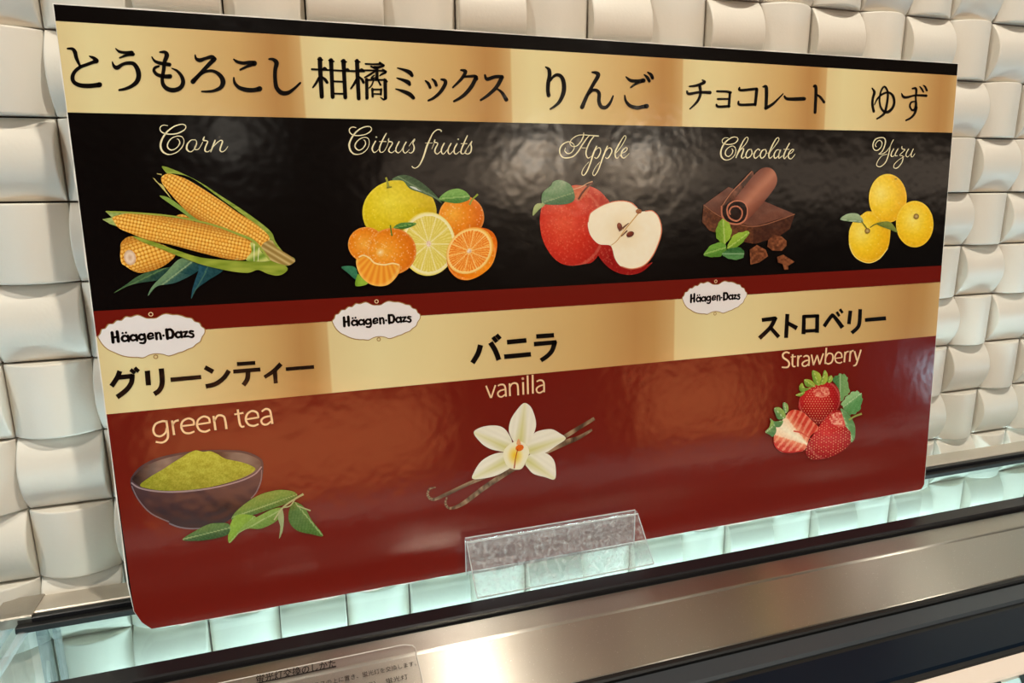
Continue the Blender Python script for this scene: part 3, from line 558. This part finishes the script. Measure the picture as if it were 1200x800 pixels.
def cob(p0, p1, w0, tip=0, pitch=20.0, sx=1.0, dark=0):
    ax = math.atan2(p1[1]-p0[1], p1[0]-p0[0]); ca, sa = math.cos(ax), math.sin(ax)
    def f(x, y):
        dx, dy = x-p0[0], y-p0[1]; a = dx*ca+dy*sa; b = -dx*sa+dy*ca
        t = b/w0; t = max(-1, min(1, t)); ph = math.asin(t*.97)*w0/pitch*1.05    # rows bunch towards the edges
        r = math.floor(ph+.5); fb = ph-r; al = a/(pitch*sx*.92)+(.5 if r % 2 else 0)+.28*math.sin(r*3.1+a/90)+.1*vn(a/30, r*7); fa = al-math.floor(al)-.5
        d = max(abs(fa)*1.75, abs(fb)*1.85, math.hypot(fa, fb)*1.75)
        k = hsh(math.floor(al), r)
        c = mixc((255, 220, 124), (250, 196, 84), d/.72) if d < .72 else mixc((246, 184, 70), (178, 98, 24), (d-.72)/.28)
        c = mixc(c, (255, 244, 196), .6*max(0, 1-math.hypot(fa+.12, fb+.15)*4.5))
        c = mixc(c, (236, 150, 44), .4*k)
        return mixc(c, (160, 88, 22), .5*abs(t)**3+dark)
    return f
def leafc(a, b, mid=(0, 0, 1, 1), vein=None, w_=6, pitch=16):
    x0, y0, x1, y1 = mid; L = math.hypot(x1-x0, y1-y0); ux, uy = (x1-x0)/L, (y1-y0)/L
    def f(x, y):
        d = (x-x0)*-uy+(y-y0)*ux; s_ = (x-x0)*ux+(y-y0)*uy
        c = mixc(a, b, .5+.5*math.tanh(d/18))
        if vein:
            if abs(d) < w_*.5: return mixc(c, vein, .75)
            if ((s_-abs(d)*.8)/pitch) % 1 < .2: c = mixc(c, vein, .13)
        nse = (vn(x/7, y/7)-.5)*18
        return [q+nse for q in c]
    return f
def flatc(c, n=10):
    return lambda x, y: [q+(vn(x/8, y/8)-.5)*n for q in c]
# corn
P = Pic('corn_picture', 100, 180, 4.446)
P.shape("150,725 215,680 280,635 360,605 440,590 500,560 520,545 470,600 390,655 300,670 225,688", leafc((70, 98, 62), (34, 62, 56), (150, 725, 520, 545), (120, 150, 90), 5, 999))
P.shape("328,740 350,690 420,620 500,545 600,570 600,600 540,640 460,675 375,690", leafc((110, 140, 100), (30, 66, 70), (328, 740, 560, 560), (170, 190, 140), 6, 999))
P.shape("553,755 560,700 590,610 600,575 720,600 640,660 580,705", leafc((28, 70, 92), (24, 60, 70), (553, 755, 640, 590), (90, 130, 100), 5, 999))
P.shape("465,335 500,315 540,330 565,352 520,352", cob((465, 335), (560, 345), 25))
P.shape("185,500 190,460 240,430 330,450 440,490 470,530 400,590 300,620 250,610 210,585 190,570 183,530", cob((235, 540), (470, 460), 90, pitch=22), .7)
P.shape(ell(234, 541, 31, 40, -15), lambda x, y: mixc((244, 220, 196), (206, 160, 124), abs(math.hypot((x-234)/31, (y-541)/40)-.55)*1.6+.2*vn(x/5, y/5)))
GR = lambda x, y: mixc((120, 150, 50), (206, 208, 120), .5+.5*math.sin((x*.45+y)/9)+.2*(vn(x/12, y/12)-.5))
HG = lambda x, y: mixc((118, 140, 46), (168, 182, 84), vn(x/40, y/10))
P.shape("400,68 430,72 500,100 600,150 700,215 800,280 900,350 970,410 992,460 1040,520 1090,545 1080,570 1040,585 960,560 920,500 940,440 860,350 700,230 560,130 470,105 430,105", HG)
P.shape("352,125 380,150 405,165 420,190 450,235 440,225 400,180", flatc((200, 190, 110)))
P.shape("388,220 440,232 520,290 615,357 570,352 500,300 440,260", flatc((132, 160, 72)))
P.shape("400,120 440,105 520,130 600,175 700,240 800,310 880,360 950,420 957,455 915,488 850,455 760,410 660,370 600,350 540,310 480,250 420,180 400,150", cob((400, 115), (950, 460), 88, pitch=19), .7)
P.shape("250,430 330,450 470,500 600,540 750,555 850,560 960,555 1050,590 1040,620 1000,635 950,625 900,605 850,620 780,615 700,600 600,575 480,530 380,490 300,460", lambda x, y: mixc((168, 176, 70), (120, 140, 40), vn(x/60, y/12)))
P.shape("925,470 970,450 1000,490 1090,548 1075,575 1040,580 960,552 920,505", lambda x, y: mixc((214, 190, 130), (150, 120, 60), abs(math.sin((x*.6-y)/10))))
P.shape("92,342 140,332 106,300 160,301 250,310 200,322 160,340 195,388 130,366", lambda x, y: mixc((120, 150, 70), (196, 200, 130), vn(x/14, y/6)), smooth=False)
P.shape("150,328 250,310 400,325 550,350 700,385 800,425 862,462 866,510 830,552 740,548 600,515 450,475 330,450 250,420 180,390 152,355", cob((150, 350), (860, 500), 72, pitch=19.5), .7)
P.shape("862,462 900,480 920,512 965,555 900,562 838,554 866,510", GR)
P.line("110,302,6 200,306,9 300,312,9 450,326,9 600,354,9 700,382,10 800,420,12 870,450,14 920,500,12 960,552,8", (158, 170, 70))
P.line("880,470,5 880,560,3;905,490,4 900,560,3", (240, 236, 190))
P.line("375,105,4 400,110,6;360,130,4 395,170,5;800,545,3 780,552,4", (190, 176, 110))
P.done()
# citrus
P = Pic('citrus_picture', 390, 190, 5)
P.shape(ell(390, 295, 217, 192), ball(390, 290, 217, 190, (236, 218, 60), (224, 198, 30), (196, 160, 14), -.3, -.3, .01, (250, 236, 120)))
P.line("325,145,16 318,110,12 310,90,12", (150, 150, 50)); P.line("315,150,10 345,145,8", (120, 120, 30))
P.shape("345,103 400,75 460,85 520,120 580,170 640,240 590,210 520,180 450,155 410,110", leafc((52, 78, 48), (84, 112, 74), (390, 90, 620, 220), (130, 150, 110), 6, 26))
P.shape("450,142 480,146 500,160 520,172 480,160", flatc((196, 206, 196)))
P.shape(ell(752, 322, 133, 128), ball(752, 320, 133, 126, (250, 176, 60), (240, 138, 24), (206, 88, 10), -.4, -.1, .03))
P.shape("620,215 670,170 730,155 780,175 802,215 740,240 670,235", leafc((120, 168, 80), (70, 122, 50), (620, 215, 800, 200), (170, 200, 120), 6, 22))
P.line("800,250,10 815,220,9 848,188,11", (140, 160, 50))
P.shape(ell(195, 482, 106, 102), ball(195, 480, 106, 102, (250, 176, 70), (240, 140, 30), (214, 96, 14), -.1, 0, .05))
def slice_(cx, cy, rx, ry, flesh, flesh2, rind, pith, rot=0, n=10, fibre=1.0):
    c0, s0 = math.cos(math.radians(rot)), math.sin(math.radians(rot))
    def f(x, y):
        dx, dy = x-cx, y-cy; a, b = (dx*c0+dy*s0)/rx, (-dx*s0+dy*c0)/ry; r = math.hypot(a, b); t = math.atan2(b, a)
        if r > .965: return rind
        if r > .87: return mixc(pith, rind, (r-.87)/.2)
        if r < .09: return mixc((255, 246, 230), (196, 120, 80), hsh(round(x/3), round(y/3))*.6)
        s_ = abs(((t/(2*math.pi)*n) % 1)-.5)*2
        c = mixc(flesh, flesh2, fibre*(.5+.5*math.sin(t*46+3*vn(r*8, t*4)))*(.3+vn(x/6, y/6)))
        if s_ > 1-.07/(r+.05): c = mixc(c, pith, .65)
        return mixc(c, pith, max(0, .25-r)*2)
    return f
P.shape(ell(556, 478, 160, 187), slice_(560, 478, 162, 188, (224, 202, 84), (240, 224, 130), (236, 216, 96), (248, 238, 196), 0, 10), .8)
P.shape(ell(345, 522, 143, 136), ball(345, 520, 143, 135, (252, 178, 66), (240, 140, 30), (210, 92, 12), -.35, .05, .05))
P.shape(ell(278, 528, 26, 24), lambda x, y: mixc((255, 240, 200), (250, 180, 80), math.hypot(x-278, y-528)/26+.4*hsh(round(x/3), round(y/3))))
P.shape("355,385 400,355 490,358 430,388", leafc((92, 140, 62), (50, 104, 40), (355, 385, 490, 358), (150, 190, 100), 4, 20))
P.line("346,432,9 340,400,8 336,368,8", (96, 124, 44))
P.shape("50,612 130,615 142,690 90,650", leafc((60, 124, 90), (40, 92, 70), (50, 612, 140, 690)))
P.shape("145,655 165,670 205,710 132,724", leafc((150, 184, 60), (110, 150, 40), (145, 655, 150, 724)))
P.shape("140,560 175,540 215,560 245,588 300,598 350,590 390,600 385,650 340,705 290,725 220,715 165,670 138,610", lambda x, y: mixc(mixc((250, 176, 60), (240, 140, 40), .5+.5*math.sin(math.atan2(y-480, x-290)*34)), (255, 214, 130), 1 if y < 560+abs(x-260)*.0 and False else max(0, .55-abs(math.hypot((x-265)/128, (y-560)/165)-1)*5)))
P.line("150,556,8 180,545,8 215,562,9 245,590,9 300,600,9 350,592,9 388,602,8", (255, 222, 150))
P.shape("665,560 675,500 700,455 760,405 830,383 900,390 945,425 960,490 935,590 880,650 800,688 730,680 680,630", ball(800, 540, 150, 150, (250, 160, 40), (240, 130, 22), (216, 86, 10), .3, .3, .02))
P.shape(ell(800, 518, 150, 122, -45), slice_(797, 520, 150, 124, (238, 116, 24), (255, 188, 90), (246, 172, 60), (255, 224, 150), -45, 10, 1.2), .8)
P.done()
# apple
P = Pic('apple_picture', 610, 200, 5.714)
def appc(x, y):
    c = ball(330, 380, 230, 270, (226, 84, 54), (204, 48, 30), (150, 22, 20), -.2, -.1)(x, y)
    if y < 300: c = mixc(c, (232, 120, 80), (300-y)/420*(.5+vn(x/20, y/60)))
    if hsh(round(x/7), round(y/7)) > .94: c = mixc(c, (246, 180, 140), .3)
    return c
P.shape("130,300 150,230 220,180 330,105 400,98 460,104 520,130 570,180 595,225 600,400 500,592 420,625 330,635 260,615 200,560 150,470 130,380", appc)
P.shape("345,115 400,98 460,108 440,150 395,200 365,190 358,150", lambda x, y: mixc((214, 120, 80), (190, 90, 60), vn(x/12, y/12)))
P.line("385,192,12 410,150,12 440,115,12 470,85,16 482,80,14", (92, 44, 32)); P.line("350,125,6 400,110,6 450,82,6 480,72,8", (210, 160, 120))
P.shape("448,420 480,500 540,600 620,670 720,697 810,676 880,612 800,640 700,600 600,480", appc)
P.shape("140,215 145,150 200,100 215,75 260,62 320,85 350,125 360,190 320,220 240,228 160,225", leafc((96, 134, 92), (58, 100, 62), (140, 215, 345, 150), (150, 170, 120), 5, 26))
P.shape("80,302 85,250 110,220 162,224 120,262", leafc((170, 180, 120), (120, 140, 80), (80, 300, 150, 222)))
P.shape("448,345 458,300 480,270 560,225 650,203 730,212 778,248 790,272 830,272 880,270 920,310 940,390 925,470 880,570 820,635 740,657 670,640 630,590 610,520 590,498 520,490 470,440 450,385", lambda x, y: mixc((248, 236, 210), (236, 208, 160), max(0, 1-math.hypot(x-690, y-400)/150)*.5+.12*vn(x/20, y/20)))
P.line("450,345,6 458,300,6 480,270,6 560,225,6 650,203,6 730,212,6 778,248,6;830,272,6 880,270,6 920,310,6 940,390,7 925,470,7 880,570,7 820,635,7 740,657,7 670,640,6", (214, 120, 84))
P.line("785,285,8 740,340,7 700,390,6 640,470,5 600,500,4;700,360,4 680,400,3", (206, 160, 90))
P.shape(ell(787, 272, 20, 16), lambda x, y: mixc((120, 60, 40), (200, 140, 90), hsh(round(x/4), round(y/4))))
P.shape(ell(660, 375, 17, 28, -15), ball(660, 370, 17, 28, (150, 80, 50), (120, 50, 34), (80, 30, 20)))
P.shape(ell(730, 425, 27, 18, -25), ball(728, 420, 27, 18, (150, 80, 50), (120, 50, 34), (80, 30, 20)))
P.line("655,405,8 690,375,10 720,350,4;670,438,6 710,400,8", (110, 60, 34))
P.done()
# chocolate
P = Pic('chocolate_picture', 810, 180, 5.333)
gr = lambda a, b, s_=6, k=1: (lambda x, y: mixc(a, b, k*vn(x/s_, y/s_)+.3*(hsh(round(x/4), round(y/4))-.5)))
P.shape([(75, 320), (230, 208), (460, 300), (645, 378), (390, 457), (190, 400)], gr((96, 56, 44), (120, 74, 58), 40), smooth=False)
P.shape([(75, 318), (190, 396), (387, 455), (385, 562), (320, 550), (110, 480), (65, 425)], gr((120, 70, 42), (74, 40, 28), 9), smooth=False)
P.shape([(385, 455), (645, 378), (612, 472), (545, 518), (400, 562), (383, 560)], gr((84, 46, 30), (58, 30, 22), 12), smooth=False)
P.line("75,320,5 190,398,5 388,456,6 645,378,5", (146, 92, 66))
P.shape("186,330 205,290 250,235 310,170 375,108 382,150 330,210 270,280 215,350 200,410", gr((130, 76, 54), (40, 22, 16), 30))
P.shape("262,295 330,205 400,120 450,88 500,95 530,140 525,200 460,290 400,360 345,415 300,440 250,430 230,380", lambda x, y: mixc(mixc((176, 108, 82), (120, 66, 50), abs((x-390)*.72+(y-260)*.69)/75), (196, 130, 100), .3*max(0, 1-abs((x-370)*.72+(y-260)*.69)/30)))
P.shape(ell(272, 365, 84, 76, -20), gr((46, 24, 18), (24, 12, 10), 12))
P.line("186,325,9 190,390,10 225,430,11 290,440,11 335,410,10 348,350,9 325,305,8 275,295,8 235,315,9 220,350,10 235,400,10 280,420,10 310,395,9 312,355,9 285,330,9 250,335,9 235,360,9 240,382,8", (190, 116, 88))
P.line("190,325,6 250,240,6 320,170,6 375,110,5", (170, 106, 78))
lf = lambda m: leafc((150, 184, 60), (110, 150, 44), m, (200, 214, 130), 6, 15)
P.shape("190,410 235,440 248,500 215,557 185,557 152,520 155,460", lf((195, 412, 205, 555)), serr=.09)
P.shape("225,570 260,510 310,490 360,488 320,550 260,600 225,600", lf((225, 590, 360, 490)), serr=.09)
P.shape("75,628 120,572 185,555 217,590 180,640 110,645", leafc((110, 160, 60), (80, 130, 44), (75, 628, 215, 585), (180, 206, 120), 6, 15), serr=.09)
P.shape("190,625 240,590 310,590 325,640 280,662 220,652", leafc((50, 100, 50), (90, 140, 80), (190, 625, 325, 625), (170, 200, 160), 5, 14), serr=.09)
for q in ("360,600 405,570 460,600 475,640 420,680 365,692", "475,540 510,505 560,518 590,545 590,575 560,607 500,605 470,580", "530,645 570,630 600,650 640,675 600,700 600,722 575,724 565,690 535,680"):
    P.shape([tuple(float(v) for v in t.split(',')) for t in q.split()], gr((160, 96, 60), (84, 44, 28), 13, 1.1), smooth=False)
P.done()
# yuzu
P = Pic('yuzu_picture', 970, 180, 5.333)
yb_ = lambda cx, cy, rx, ry, lx=-.4: ball(cx, cy, rx, ry, (255, 230, 110), (250, 206, 40), (234, 166, 16), lx, -.2, .008, (255, 236, 150))
P.shape("130,560 132,480 160,420 205,385 250,360 330,380 384,420 388,500 372,590 320,655 255,682 190,660 145,610", yb_(258, 520, 130, 150))
P.shape(ell(372, 279, 118, 152), yb_(372, 279, 118, 152))
P.shape(ell(540, 440, 117, 145), yb_(540, 440, 117, 145, -.1))
P.line("130,560,5 150,620,5 190,662,5 255,682,5 320,655,5 372,590,5", (250, 226, 130))
P.shape("75,412 100,385 140,372 190,380 217,428 140,425", leafc((160, 180, 140), (96, 128, 90), (75, 412, 215, 425), (200, 214, 180), 4, 99))
P.shape("300,440 340,425 390,430 432,490 385,475", leafc((130, 140, 60), (84, 104, 50), (300, 440, 430, 490)))
P.line("205,420,6 235,460,7 245,480,6;260,462,5 290,442,7 330,435,6", (110, 116, 44))
for cx, cy in ((243, 482), (548, 392)):
    P.shape(ell(cx, cy, 17, 17), lambda x, y, cx=cx, cy=cy: mixc((220, 200, 140), (130, 90, 30), math.hypot(x-cx, y-cy)/17))
P.line("412,160,7 428,157,5", (150, 130, 30)); P.done()
# strawberry
P = Pic('strawberry_picture', 880, 420, 6.154)
def seedy(cx, cy, rx, ry, rot=0):
    b0 = ball(cx, cy, rx, ry, (208, 52, 48), (180, 26, 28), (120, 10, 16), -.2, -.3); c0, s0 = math.cos(rot), math.sin(rot)
    def f(x, y):
        c = b0(x, y); a, b = ((x-cx)*c0+(y-cy)*s0)/20, (-(x-cx)*s0+(y-cy)*c0)/17
        r = math.floor(b); a += .5*(r % 2); d = math.hypot((a-math.floor(a)-.5)*1.3, (b-r-.5))
        if d < .13: return (240, 190, 140)
        if d < .3: return mixc(c, (226, 96, 88), .35)
        return c
    return f
P.shape("585,150 610,125 650,108 690,130 695,170 708,240 680,270 640,310 632,230", leafc((120, 160, 96), (70, 120, 66), (640, 110, 640, 300), (190, 210, 160), 5, 22), serr=.13)
P.shape("650,330 690,270 740,235 785,245 800,290 780,370 730,402 690,390", leafc((150, 190, 130), (90, 146, 84), (660, 350, 790, 250), (210, 226, 180), 5, 18), serr=.13)
P.shape("340,320 370,240 450,190 530,172 600,185 635,240 637,330 600,385 540,430 480,475 400,400 345,370", seedy(490, 300, 150, 150), .8)
P.shape("450,230 500,205 550,210 560,260 500,280 455,262", lambda x, y: mixc((236, 160, 130), (206, 60, 54), hsh(round(x/11), round(y/11))), .8)
for q, m in (("440,85 490,105 505,150 495,190 460,185 440,140", (450, 90, 480, 185)), ("525,82 548,110 545,160 520,185 490,180 510,130", (535, 85, 505, 180)), ("380,150 430,155 460,195 430,205 390,195", (380, 150, 450, 200)), ("550,135 575,120 585,145 570,170 548,168", (575, 120, 555, 170)), ("345,195 365,175 385,210 430,210 370,240 345,225", (350, 200, 425, 212)), ("317,262 350,245 385,240 355,270", (317, 262, 385, 242))):
    P.shape(q, leafc((170, 186, 70), (104, 142, 50), m, (214, 220, 140), 4, 99))
P.shape("390,650 430,570 520,440 600,370 660,390 700,450 722,540 710,610 630,680 540,715 450,728 400,700", seedy(560, 560, 165, 170, -.5), .8)
P.shape("560,430 610,385 660,400 685,450 660,490 600,480", lambda x, y: mixc((240, 178, 150), (206, 60, 54), hsh(round(x/12), round(y/12))), .8)
P.shape("640,360 680,380 720,430 745,490 742,570 715,600 712,530 680,490 665,440", leafc((96, 140, 84), (140, 176, 120), (640, 360, 730, 600), (200, 216, 170), 4, 99))
P.line("700,440,14 740,415,12 792,395,14", (150, 156, 76))
def half(x, y):
    # pale core runs from the leafy end at upper left to the tip at lower right
    ux, uy = .83, .56; s_ = (x-200)*ux+(y-480)*uy; d = abs(-(x-200)*uy+(y-480)*ux); w = max(8, 78-.3*s_)
    c = mixc((252, 236, 206), (246, 206, 170), d/w) if d < w else mixc((236, 140, 104), (206, 60, 44), (d-w)/60)
    if d > w*.8 and math.sin(s_/6.5+d/60) > .35: c = mixc(c, (250, 210, 170), .45)
    return [q+(vn(x/10, y/10)-.5)*20 for q in c]
P.shape("158,580 175,490 230,430 270,380 310,366 370,385 430,440 480,500 420,560 380,655 300,672 220,672 170,635", half)
P.line("300,520,10 350,530,12 400,560,8 430,580,5", (216, 90, 70)); P.line("160,600,8 180,640,9 230,668,9 300,672,8 375,655,6", (196, 34, 34))
for q, m in (("225,315 255,325 262,370 235,395 225,360", (235, 320, 245, 390)), ("160,355 200,350 235,385 240,425 190,435 170,400", (165, 355, 230, 430)), ("130,430 165,450 225,445 200,490 150,480", (130, 430, 215, 450)), ("95,525 125,490 140,440 165,480 175,520 150,560 125,545", (110, 520, 165, 470))):
    P.shape(q, leafc((150, 176, 90), (84, 130, 80), m, (224, 230, 200), 4, 99))
P.done()
# matcha bowl and tea leaves
P = Pic('matcha_bowl_picture', 140, 500, 4.8)
P.shape("62,305 75,270 120,220 200,178 300,152 420,134 550,128 700,135 790,172 810,215 802,290 780,350 720,430 640,505 560,552 470,568 400,572 330,562 280,535 180,490 110,415 75,360", lambda x, y: mixc(mixc((66, 52, 60), (44, 32, 40), (y-300)/200), (34, 26, 32), max(0, 1-math.hypot((x-600)/150, (y-450)/60))) if math.hypot((x-435)/372, (y-260)/110) > 0 else 0)
P.shape("75,300 95,262 160,212 280,170 420,146 560,140 690,146 780,180 795,215 760,255 660,300 520,335 380,355 240,356 140,340", lambda x, y: mixc((128, 116, 108), (36, 28, 30), .5+.5*math.sin(x/70+1)+.2*vn(x/30, y/20)))
P.line("68,312,8 110,340,9 190,358,9 300,364,9 430,355,9 560,334,8 680,302,8 760,265,8 800,222,8", (150, 132, 138))
P.line("70,330,6 110,410,7 180,485,7 280,532,7;800,240,6 796,300,7 770,365,7 740,400,5", (120, 104, 112)); P.line("280,540,8 340,562,8 420,570,7 500,562,6", (120, 110, 120))
P.shape("118,322 180,275 240,240 300,200 350,170 385,148 430,130 470,138 510,135 550,150 600,178 700,200 765,235 700,280 560,325 400,352 250,356 150,342", lambda x, y: [q+(hsh(round(x/4), round(y/4))-.5)*26+(vn(x/26, y/16)-.5)*24 for q in mixc((172, 176, 56), (128, 136, 34), (y-150)/230)])
tl = lambda m, a=(110, 140, 60), b=(70, 108, 44): leafc(a, b, m, (176, 190, 130), 5, 22)
P.shape("632,520 650,480 720,420 800,375 900,352 980,362 1000,390 960,420 880,450 760,490 680,510", tl((640, 505, 995, 380)))
P.shape("617,650 615,580 650,500 720,490 770,510 700,560 660,610", tl((617, 650, 760, 500), (130, 164, 50), (96, 134, 40)))
P.shape("660,600 710,540 800,490 860,460 915,455 890,520 800,568 720,570", tl((660, 600, 915, 460), (130, 160, 70), (100, 134, 50)))
P.shape("355,630 430,580 500,545 560,537 618,545 612,600 520,628 430,638", tl((355, 630, 618, 565), (84, 116, 56), (40, 76, 34)))
P.shape("985,420 1040,450 1080,520 1145,608 1080,600 1000,580 955,530 955,465", tl((990, 425, 1140, 605), (96, 130, 56), (70, 104, 40)))
P.shape("910,450 925,500 918,580 898,625 905,560 892,505", flatc((150, 160, 110)))
P.line("870,520,8 920,450,9 990,400,10 1035,375,12;1000,440,6 1075,468,8;920,450,8 960,440,7 990,400,6", (170, 170, 120))
P.done()
# vanilla
P = Pic('vanilla_picture', 490, 460, 5.332)
P.line("110,590,7 70,600,12 60,640,16 95,665,18 180,630,22 330,560,22 480,500,22 620,440,22 800,340,22 920,270,26 1000,220,24 1100,160,20;180,650,10 170,690,14 200,720,16 280,690,26 400,600,30 520,520,30 640,450,26 800,370,24 920,310,34 1000,280,24 1085,230,14", None, lambda x, y: mixc((70, 50, 36), (168, 140, 108), .5+.5*math.sin((x*.5+y)/2.3)+.3*(vn(x/20, y/20)-.5)))
def petal(cx, cy, tx, ty):
    L = math.hypot(tx-cx, ty-cy); ux, uy = (tx-cx)/L, (ty-cy)/L
    def f(x, y):
        s_ = ((x-cx)*ux+(y-cy)*uy)/L; d = abs(-(x-cx)*uy+(y-cy)*ux)
        c = mixc((206, 200, 130), (236, 230, 212), min(1, d/38)*.9+max(0, s_-.25)*.8)
        return [q+3*math.sin(d/5) for q in c]
    return f
P.shape("338,535 350,490 390,430 450,390 520,372 575,390 590,450 540,490 480,518 400,535", petal(600, 400, 340, 535))
P.shape("668,440 690,390 740,370 800,378 840,410 857,460 852,538 790,525 720,505 685,470", petal(650, 400, 852, 538))
P.shape("346,248 390,215 460,203 520,212 560,250 585,310 560,365 500,362 440,345 390,310", petal(610, 370, 346, 248))
P.shape("720,255 760,235 830,226 880,250 920,285 860,330 790,375 720,385 680,370 680,310", petal(640, 380, 920, 280))
P.shape("565,220 580,160 620,100 660,63 700,85 725,140 735,200 720,255 690,305 650,340 600,310 572,260", petal(630, 360, 665, 65))
P.shape("530,370 570,320 620,300 670,320 692,370 670,430 640,475 580,472 545,440", lambda x, y: mixc((238, 190, 30), (240, 232, 200), math.hypot((x-605)/60, (y-390)/75)*1.1))
P.shape(ell(632, 342, 26, 20, -20), flatc((222, 104, 24))); P.shape("612,320 625,285 640,320", flatc((226, 160, 110)))
P.line("620,350,6 606,410,5 598,470,8", (170, 60, 20))
P.done()
# ------------------------------------------------------------------ clear holder in front of the sign
def plane_y(px, py, y): v = ray(px, py); return CAM+v*((y-CAM.y)/v.y)
yb = BO.y
hold = empty('acrylic_holder', (7, -1.6, ZG)); tag(hold, 'small clear scratched acrylic holder propping the front of the menu board', 'holder')
a1, a2 = plane_y(539, 634, yb-.06), plane_y(735, 600, yb-.06)
zt = a1.z; xl, xr = 5.66, 8.38
t_ = .03
pr = [(yb-.03, ZG), (yb-.03, zt), (yb-.06, zt+.03), (yb-.12, zt+.03), (yb-.15, zt), (-1.88, ZG), (-1.88+t_, ZG), (yb-.15+.01, zt-t_), (yb-.12, zt-.01), (yb-.07, zt-.01), (yb-.06, zt-.03), (yb-.06, ZG)]
hb = MB(); hb.prof(pr, xl, xr); hb.build('bent_sheet', M_acryl, hold, (7, -1.6, ZG))
M_aedge = glass_mat('acrylic_edge', (.6, .6, .6, 1), frost=.5)
eb = MB()
def rod(B, p, q, r=.008):
    p, q = Vector(p), Vector(q); d = (q-p).normalized(); a = d.orthogonal().normalized(); b = d.cross(a)
    B.add([tuple(c+(a*math.cos(t*math.pi/2)+b*math.sin(t*math.pi/2))*r) for c in (p, q) for t in range(4)], [(k, (k+1) % 4, 4+(k+1) % 4, 4+k) for k in range(4)])
for x in (xl, xr):
    rod(eb, (x, yb-.05, ZG+.01), (x, yb-.05, zt)); rod(eb, (x, -1.87, ZG+.01), (x, yb-.13, zt+.01))
rod(eb, (xl, -1.88, ZG+.012), (xr, -1.88, ZG+.012)); rod(eb, (xl, yb-.15, zt+.01), (xr, yb-.15, zt+.01), .012); rod(eb, (xl, yb-.05, zt+.03), (xr, yb-.05, zt+.03))
eb.build('polished_edge', M_aedge, hold, (7, -1.6, ZG))
# ------------------------------------------------------------------ clear instruction sticker on the steel
def zs(y): return ZG+.014 if y > -2.74 else ZG-.012-(-2.75-y)*(.133/.85)+.008
def hs(px, py):
    z = ZG
    for _ in range(6): h = hitz(px, py, z); z = zs(h.y)
    return h.x, h.y
st_ = empty('instruction_sticker', (3, -3, ZG)); tag(st_, 'clear rounded sticker with black lamp changing instructions on the steel counter', 'sticker')
x1_ = hs(489, 770)[0]; y1_ = hs(480, 754)[1]; x0_ = -.2
poly = [(x0_, y1_)]+[(x1_-.18+.18*math.sin(a*math.pi/10), y1_-.1+.1*math.cos(a*math.pi/10)) for a in range(6)]
sb = MB()
ys = [y1_, y1_-.01, y1_-.05, y1_-.1, -2.735, -2.755, -3.3]
rows = [(y, x1_-.18+.18*math.sqrt(max(0, 1-((y-(y1_-.1))/.1)**2)) if y > y1_-.1 else x1_) for y in ys]
sb.add([p for y, x in rows for p in ((x0_, y, zs(y)+.004), (x, y, zs(y)+.004))], [(2*i, 2*i+2, 2*i+3, 2*i+1) for i in range(len(rows)-1)])
sb.build('clear_film', M_sheet, st_, (3, -3, ZG))
eb = MB(); ed = [(x0_, y1_)]+[(x, y) for y, x in rows]
for (xa, ya), (xb, yb2) in zip(ed, ed[1:]):
    for d_ in ((xa, ya, xb, yb2),): rod(eb, (xa, ya, zs(ya)+.006), (xb, yb2, zs(yb2)+.006), .006)
eb.build('film_edge', mat('film_edge', rgb(225, 222, 215), .4), st_, (3, -3, ZG))
pls = lambda u, v: (u-3, v+3, zs(v)+.009-ZG)
g = cp_(280, 720, 5.4545)
M_blk = mat('sticker_black', rgb(20, 18, 18), .4)
text('sticker_lettering', '蛍光灯交換のしかた', g(110, 415), g(618, 315), g(560, 298), g(300, 408), M_blk, 0, st_, .012, hs, pls)
text('sticker_lettering', 'ガラスの上に置き、蛍光灯を交換します。', g(440, 430), g(1135, 325), g(1100, 303), g(820, 398), M_blk, 0, st_, .0, hs, pls)
text('sticker_lettering', '（外観）  蛍光灯', g(740, 436), g(1080, 400), g(1060, 385), g(1040, 424), M_blk, 0, st_, .0, hs, pls)
ua, ub = hs(*g(110, 428))[0], hs(*g(622, 340))[0]; vv = hs(*g(622, 338))[1]
ul = MB(); ul.add([(ua, vv, zs(vv)+.008), (ub, vv, zs(vv)+.008), (ub, vv+.02, zs(vv)+.008), (ua, vv+.02, zs(vv)+.008)], [(0, 1, 2, 3)]); ul.build('underline', M_blk, st_, (3, -3, ZG))
